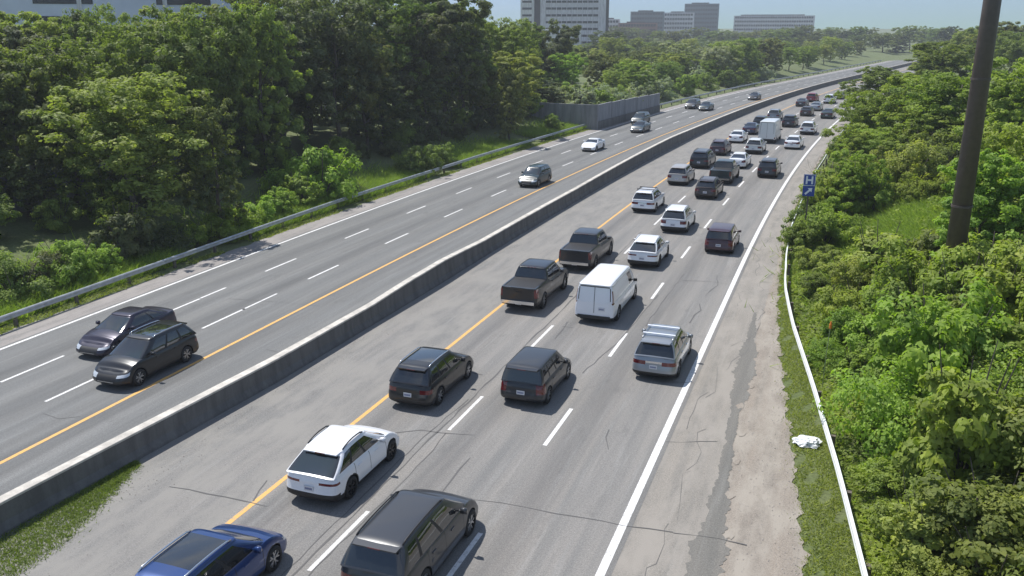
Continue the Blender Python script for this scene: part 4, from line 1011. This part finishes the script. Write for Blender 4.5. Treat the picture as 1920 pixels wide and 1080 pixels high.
    # wheel
    tw = sp.get('tw', .23); mb = MB(); prof = [(R*.66, -tw/2), (R*.9, -tw/2), (R*.985, -tw*.38), (R, -tw*.2), (R, tw*.2), (R*.985, tw*.38), (R*.9, tw/2), (R*.66, tw/2)]; n = 28
    vs2 = [(x, r*math.cos(2*PI*k/n), r*math.sin(2*PI*k/n)) for r, x in prof for k in range(n)]
    mb.add(vs2, [(a*n+k, a*n+(k+1) % n, (a+1)*n+(k+1) % n, (a+1)*n+k) for a in range(len(prof)-1) for k in range(n)]); tyre = mb.mesh('tyre', True); tyre.materials.append(M['tyre'])
    rm = MB(); r0 = R*.67
    rm.add([(x, r*math.cos(2*PI*k/n), r*math.sin(2*PI*k/n)) for r, x in ((r0, .10), (r0*.94, .105), (r0*.92, .03), (.0, .03)) for k in range(n)], [(a*n+k, (a+1)*n+k, (a+1)*n+(k+1) % n, a*n+(k+1) % n) for a in range(3) for k in range(n)])
    for f in range(n*1, n*3): rm.m[f] = 1
    ns = sp.get('spokes', 5)
    for k in range(ns):
        Mx = Matrix.Rotation(2*PI*k/ns, 4, 'X')
        for o_ in ((-.045, .045) if ns <= 6 else (0,)):
            q = [(.09, o_ - .022, r0*.15), (.09, o_ + .022, r0*.15), (.098, o_*1.8 + .02, r0*.95), (.098, o_*1.8 - .02, r0*.95)]
            q += [(.04, b, c) for _, b, c in q]
            rm.add([tuple(Mx @ Vector(v)) for v in q], [(0, 1, 2, 3), (0, 4, 5, 1), (3, 2, 6, 7), (0, 3, 7, 4), (1, 5, 6, 2)])
    rm.tube([(.03, 0, 0), (.1, 0, 0)], r0*.2, 10); rim = rm.mesh('rim'); rim.materials.append(M[sp.get('rimmat', 'rim')]); rim.materials.append(M['black'])
    return dict(sp=sp, parts=out, ex=ex, tyre=tyre, rim=rim, axles=(ar, af))
GM = dict(windshield='glass', rear_window='glass', side_window_l='glass', side_window_r='glass', roof_glass='glass', pillar='black', sill_cladding='black', rear_bumper='black', underbody='black', tail_light_l='red', tail_light_r='red',
    headlight_l='head', headlight_r='head', grille='black', door_seams='black', bed_cover='black', light_bar='red', chrome_strip='chrome')
GN = dict(tail_light_l='tail_light', tail_light_r='tail_light', headlight_l='headlight', headlight_r='headlight', side_window_l='side_window', side_window_r='side_window', sill_cladding='cladding')
def suv(**k):
    L = k.get('L', 4.6); H = k.get('H', 1.68); hz = k.get('hz', 1.05)
    d = dict(type='suv', L=L, W=1.86, H=H, R=.355, ro=.98, fo=.90, top=[(-L/2, hz-.02), (-L/2+.8, hz+.0), (L*.06, hz-.03), (L/2-1.15, hz-.03), (L/2-.55, hz-.12), (L/2-.1, hz-.27), (L/2, hz-.32)],
        gh=(-L/2+.10, -L/2+.52, L*.09, L/2-1.05), gw=(.905, .70), seams=[-L*.02, L*.21, -L*.22], handles=[-L*.16, L*.07], spoiler=True, rr=.34, cl=.23)
    d.update(k); return d
def sedan(**k):
    L = k.get('L', 4.65); H = k.get('H', 1.44)
    d = dict(type='sedan', L=L, W=1.80, H=H, R=.325, ro=1.0, fo=.92, top=[(-L/2, .94), (-L/2+.12, 1.0), (-L/2+.9, .97), (0, .93), (L/2-1.35, .93), (L/2-.6, .81), (L/2-.1, .66), (L/2, .62)],
        gh=(-L/2+.50, -L/2+1.45, L*.07, L/2-1.15), gw=(.89, .64), grr=.2, rear_glass=(.05, .95), cl=.18, seams=[-L*.01, L*.21], handles=[-L*.12, L*.08], rr=.42, tail=(.62, .9, .5), wcurve=1.3, rdrop=.02, pillars=[.34], brake3=False, rbump=.16,
        endf=[(0, .16), (.12, .04), (.28, 0), (.5, .03), (.7, .1), (.9, .26), (1, .4)])
    d.update(k); return d
SPEC = dict(
    suv=suv(), suv2=suv(L=4.55, H=1.66, hz=1.03, gh=(-2.20, -1.62, .30, 1.25), rails='rim', rcurve=1.2, clad=.06, rbump=.34), suv_cross=suv(L=4.5, H=1.62, hz=1.04, gh=(-2.18, -1.35, .25, 1.2), rdrop=.06, rails='black', tail=(.7, .82, .38), rimmat='rimdark', clad=.09, rbump=.34),  # black bumper band raised to take in the shade low on the tail
    suv_rails=suv(rails='chrome', L=4.67, H=1.64, sunroof=True, tail=(.6, .82, .5), clad=.02), suv_bars=suv(L=4.65, H=1.66, rails='rim', crossbars=True, clad=.08, rbar='chrome_strip', tail=(.62, .82, .42)),
    suv_big=suv(L=5.05, W=1.97, H=1.76, hz=1.12, R=.385, gh=(-2.43, -2.05, .62, 1.5), rails='black', pillars=[.27, .60], ro=1.1, fo=.92, rbar='chrome_strip', tail=(.62, .80, .45)),
    boxy=suv(L=4.2, W=1.83, H=1.61, hz=.98, gh=(-2.02, -1.84, .45, 1.15), R=.34, ro=.78, fo=.82, gw=(.91, .76), tail=(.45, .98, .66), rr=.3, gn=6),
    hatch=suv(L=4.3, W=1.78, H=1.52, hz=.98, R=.33, gh=(-2.02, -1.35, .3, 1.15), rdrop=.05, ro=.85, fo=.9, cl=.2),
    wagon=suv(L=4.75, W=1.84, H=1.60, hz=1.0, rails='black', gh=(-2.27, -1.8, .4, 1.3), tail=(.62, .86, .5)),
    sedan=sedan(), sedan2=sedan(L=4.85, W=1.84, H=1.46, rbar='light_bar'), coupe=sedan(L=4.4, H=1.33, gh=(-1.9, -.95, .25, 1.05), pillars=[], headz=(.5, .72, .5)),
    pickup=dict(type='pickup', L=5.85, W=2.03, H=1.92, R=.42, ro=1.2, fo=.98, cl=.38, tw=.28, top=[(-2.92, 1.32), (-.75, 1.32), (-.55, 1.24), (1.2, 1.2), (1.6, 1.18), (2.5, 1.12), (2.92, 1.02)], gh=(-1.02, -.82, .95, 1.62), gw=(.90, .74), grr=.1,
        seams=[-.72, .22, 1.2], handles=[-.2, .75], crown=.03, rr=.16, rf=.5, n=6, bed=(-2.8, -1.0), tail=(.45, .96, .84), rear_glass=(.12, .86), spoiler=False, pillars=[.48], endr=[(0, .12), (.12, .05), (.25, .03), (1, .03)], rbump=.2, plz=.14, brake3=False, gn=6),
    van=dict(type='van', L=5.70, W=2.01, H=2.08, R=.38, ro=1.13, fo=.86, cl=.30, top=[(-2.85, 1.15), (1.2, 1.15), (1.75, 1.12), (2.5, .98), (2.75, .88), (2.85, .8)], gh=(-2.80, -2.68, 1.30, 2.0), gw=(.93, .80), grr=.12, gn=7, black_pillars=False,
        side_glass=(.78, .97), pillars=[], rear_glass=None, van_tail=.66, seams=[1.75, .66, -.35], handles=[.85], rr=.18, rf=.6, n=5, tail=(.86, 1.0, .86), endr=[(0, .1), (.12, .02), (.25, .02), (1, .05)], plx=.38, plz=.60, mirror='black', rimmat='rim', wcurve=2.2, edge=.12, crown=.03, rbump=.13),
    truck=dict(type='van', L=6.2, W=2.12, H=2.75, R=.38, ro=1.3, fo=.95, cl=.42, top=[(-3.1, 1.2), (1.4, 1.2), (2.2, 1.15), (2.9, .98), (3.1, .85)], gh=(-3.05, -2.95, 1.7, 2.5), gw=(.95, .86), grr=.12, gn=7, black_pillars=False,
        side_glass=(.84, .98), pillars=[], rear_glass=None, seams=[2.0, .9], handles=[1.1], rr=.15, rf=.6, n=5, tail=(.2, .5, .86), endr=[(0, .08), (.12, .0), (1, .05)], plx=-.4, plz=.12, mirror='black', wcurve=2.2, edge=.12, crown=.03, rbump=.18),
)
CACHE = {}
def vehicle(kind, paint, x, y, rz, label, cat='car', group=None, name=None, opts=None):
    if kind not in CACHE: CACHE[kind] = car_meshes(SPEC[kind])
    c = CACHE[kind]; sp = c['sp']; base = {'pickup': 'pickup_truck', 'van': 'cargo_van', 'truck': 'delivery_van'}.get(kind, 'passenger_car')
    e = empty(name or base, (x, y, 0), rz); tag(e, label, cat, group); opts = opts or {}
    def put(nm, me, mat, parent=e):
        if not me.materials: me.materials.append(M['black'])
        o = bpy.data.objects.new(nm, me); COL.objects.link(o); o.parent = parent
        if mat: o.material_slots[0].link = 'OBJECT'; o.material_slots[0].material = M[mat]
        return o
    pm = 'paint_' + paint; holder = {}; order = sorted(c['parts'], key=lambda k: k != 'body')
    for g_ in order:
        if g_ in opts.get('skip', ()): continue
        mt = opts.get(g_, GM.get(g_, pm)); mt = pm if mt == 'body' else mt
        o = put(GN.get(g_, g_), c['parts'][g_], mt)
    for nm, me, mt in c['ex']:
        mt = opts.get(nm, mt); mt = pm if mt == 'body' else mt
        par = e
        if nm == 'plate_characters': par = holder.get('plate', e)
        o = put(nm, me, mt, par)
        if nm == 'licence_plate': holder['plate'] = o
    W2 = sp['W']/2
    for a in c['axles']:
        for s in (1, -1):
            w = bpy.data.objects.new('wheel', c['tyre']); COL.objects.link(w); w.parent = e; w.location = (s*(W2 - .125), a, sp['R']); w.rotation_euler = (vr.uniform(0, 6), 0, 0)
            if s < 0: w.rotation_euler = (vr.uniform(0, 6), 0, PI)
            r = bpy.data.objects.new('rim', c['rim']); COL.objects.link(r); r.parent = w
    return e
LANES = dict(n1=-13.85, n2=-10.3, n3=-6.75, s1=-32.7, s2=-29.4, s3=-26.45)
def nb(kind, paint, lane, px, py, label, du=0, ds=0, **kw):
    """northbound: (px,py) is the ground under the middle of the rear bumper"""
    x, y = at(px, py, .12); u = LANES[lane] + du; s = y + SPEC[kind]['L']/2 + ds
    X, Y = P(u, s); return vehicle(kind, paint, X, Y, heading(s, u), label, **kw)
def sb(kind, paint, lane, px, py, label, du=0, ds=0, **kw):
    x, y = at(px, py, .12); u = LANES[lane] + du; s = y + SPEC[kind]['L']/2 + ds
    X, Y = P(u, s); return vehicle(kind, paint, X, Y, heading(s, u) + PI, label, **kw)
GNB = 'vehicles queueing in the northbound lanes'; GSB = 'vehicles on the southbound carriageway'
K = dict(group=GNB)
nb('suv_rails', 'blue', 'n1', 355, 1240, 'royal blue SUV with silver roof rails, cut off by the bottom edge of the view', **K)
nb('suv_cross', 'white', 'n1', 600, 950, 'white crossover with black rails and black wheel arches, just ahead of the blue SUV', opts={'sill_cladding': 'black'}, **K)
nb('suv_big', 'grey', 'n2', 725, 1130, 'large dark grey SUV at the bottom edge with chrome strip across its tailgate', du=.62, ds=-.4, **K)
nb('suv_rails', 'black', 'n1', 780, 762, 'glossy black SUV with chrome roof rails behind the nearer black pickup', du=-.38, ds=-.25, **K)
nb('boxy', 'darkgrey', 'n2', 985, 752, 'boxy dark hatchback with tall red tail lights, alongside the black SUV', du=-.05, ds=-.4, opts={'rear_bumper': 'body'}, **K)
nb('suv_bars', 'silver', 'n3', 1243, 708, 'silver SUV with roof crossbars by the right edge line', du=.6, ds=-.35, **K)
nb('pickup', 'black', 'n1', 985, 583, 'nearer of two black pickup trucks, bed cover on, left of the white van', du=-.5, ds=-.1, cat='pickup truck', **K)
nb('van', 'white', 'n2', 1118, 600, 'plain white cargo van with windowless rear doors', ds=-.4, cat='van', **K)
nb('pickup', 'darkgrey', 'n1', 1090, 506, 'farther dark pickup truck with bed cover, beyond the white cargo van', ds=-.3, cat='pickup truck', **K)
nb('suv_cross', 'white', 'n2', 1211, 502, 'white compact crossover directly ahead of the white cargo van', opts={'roof_rail': 'body'}, **K)
nb('boxy', 'maroon', 'n3', 1356, 474, 'dark maroon car alone in the right lane, ahead of the silver SUV', du=.25, ds=-.2, opts={'rear_bumper': 'body'}, **K)
nb('suv2', 'white', 'n2', 1266, 436, 'tall white SUV ahead of the compact white crossover', **K)
nb('suv_bars', 'white', 'n1', 1205, 398, 'white SUV with dark roof panel in the left lane beside the yellow line', opts={'roof_bar': 'black', 'roof_rail': 'black'}, **K)
nb('wagon', 'brown', 'n2', 1320, 372, 'dark brown wagon with glowing red left tail light', **K)
nb('suv', 'beige', 'n1', 1265, 346, 'beige SUV in the left lane behind the big black SUV', **K)
nb('pickup', 'teal', 'n2', 1357, 345, 'dark teal pickup with low bed just ahead of the brown wagon', cat='pickup truck', **K)
nb('suv_big', 'black', 'n1', 1310, 315, 'big black SUV in the left lane ahead of the beige one', **K)
nb('sedan', 'white', 'n2', 1386, 315, 'white sedan ahead of the teal pickup', **K)
nb('suv', 'darkgrey', 'n3', 1445, 333, 'dark grey SUV alone in the right lane level with the white sedan', **K)
nb('wagon', 'maroon', 'n1', 1338, 290, 'maroon wagon just ahead of the big black SUV', **K)
nb('suv2', 'offwhite', 'n2', 1415, 288, 'pale silver-white SUV behind the tall white delivery van', **K)
nb('sedan', 'white', 'n1', 1375, 267, 'white sedan in the left lane left of the tall white delivery van', **K)
nb('sedan2', 'navy', 'n1', 1393, 251, 'dark blue sedan ahead of the left lane white sedan', **K)
nb('truck', 'offwhite', 'n2', 1446, 268, 'tall white delivery van standing over the cars in the middle lane', cat='van', **K)
nb('sedan2', 'white', 'n3', 1486, 279, 'white sedan in the right lane beside the tall delivery van', **K)
nb('suv', 'black', 'n1', 1419, 240, 'black SUV left of the delivery van roof', **K)
nb('suv2', 'silver', 'n1', 1444, 225, 'silver SUV just beyond the black one, left lane', **K)
nb('suv', 'darkgrey', 'n2', 1480, 238, 'dark SUV directly ahead of the tall delivery van', **K)
nb('suv2', 'white', 'n3', 1516, 252, 'white SUV farthest forward in the right lane before the bushes hide the road', **K)
nb('hatch', 'brown', 'n2', 1506, 217, 'small brown hatchback farther ahead in the middle lane', **K)
nb('sedan', 'grey', 'n1', 1490, 199, 'grey sedan far ahead in the left lane', **K)
nb('sedan', 'silver', 'n2', 1521, 209, 'distant silver sedan ahead of the brown hatchback', ds=2, **K)
nb('suv', 'white', 'n2', 1537, 200, 'distant white SUV near the vanishing queue', ds=8, **K)
nb('suv', 'red', 'n1', 1511, 192, 'distant red SUV beyond the grey sedan', ds=2, **K)
nb('sedan', 'purple', 'n2', 1552, 194, 'distant dark sedan beyond the white SUV', ds=12, **K)
nb('sedan2', 'green', 'n3', 1553, 222, 'dark green sedan half hidden by the right hand bushes', **K)
K = dict(group=GSB)
sb('sedan2', 'purple', 's2', 175, 662, 'dark plum sedan side by side with the black SUV, oncoming', du=-.25, ds=-.5, **K)
sb('suv_rails', 'black', 's3', 235, 728, 'oncoming black SUV with bright roof rail, nearest the yellow line', du=.12, ds=-.25, **K)
sb('suv', 'teal', 's3', 1012, 352, 'oncoming dark teal SUV beside the southbound yellow line', **K)
sb('coupe', 'white', 's2', 1117, 284, 'oncoming white low coupe', du=.6, **K)
sb('sedan', 'bluegrey', 's2', 1183, 248, 'oncoming blue-grey sedan, front one of the pair', du=.4, **K)
sb('suv', 'teal', 's1', 1196, 233, 'oncoming dark SUV just behind the blue-grey sedan', du=.6, **K)
sb('suv', 'grey', 's1', 1268, 203, 'oncoming dark grey SUV past the end of the noise wall', du=.9, **K)
sb('sedan', 'teal', 's2', 1305, 207, 'oncoming dark teal sedan abreast of the grey SUV', du=.7, **K)
sb('sedan', 'black', 's3', 1402, 187, 'farthest oncoming black sedan', **K)

# ------------------------------------------------------------ haze
def haze():
    mb = MB(); mb.box(-900, 900, -60, 1500, -3, 90)
    m = bpy.data.materials.new('haze_air'); m.use_nodes = True; n = m.node_tree; n.nodes.clear()
    o = n.nodes.new('ShaderNodeOutputMaterial'); v = n.nodes.new('ShaderNodeVolumePrincipled'); v.inputs['Color'].default_value = (.86, .9, .96, 1); v.inputs['Density'].default_value = .0004; v.inputs['Anisotropy'].default_value = .3
    n.links.new(v.outputs[0], o.inputs['Volume']); tag(mb.build('haze', m), kind='stuff', label='thin summer haze softening the far trees', cat='haze')
haze()
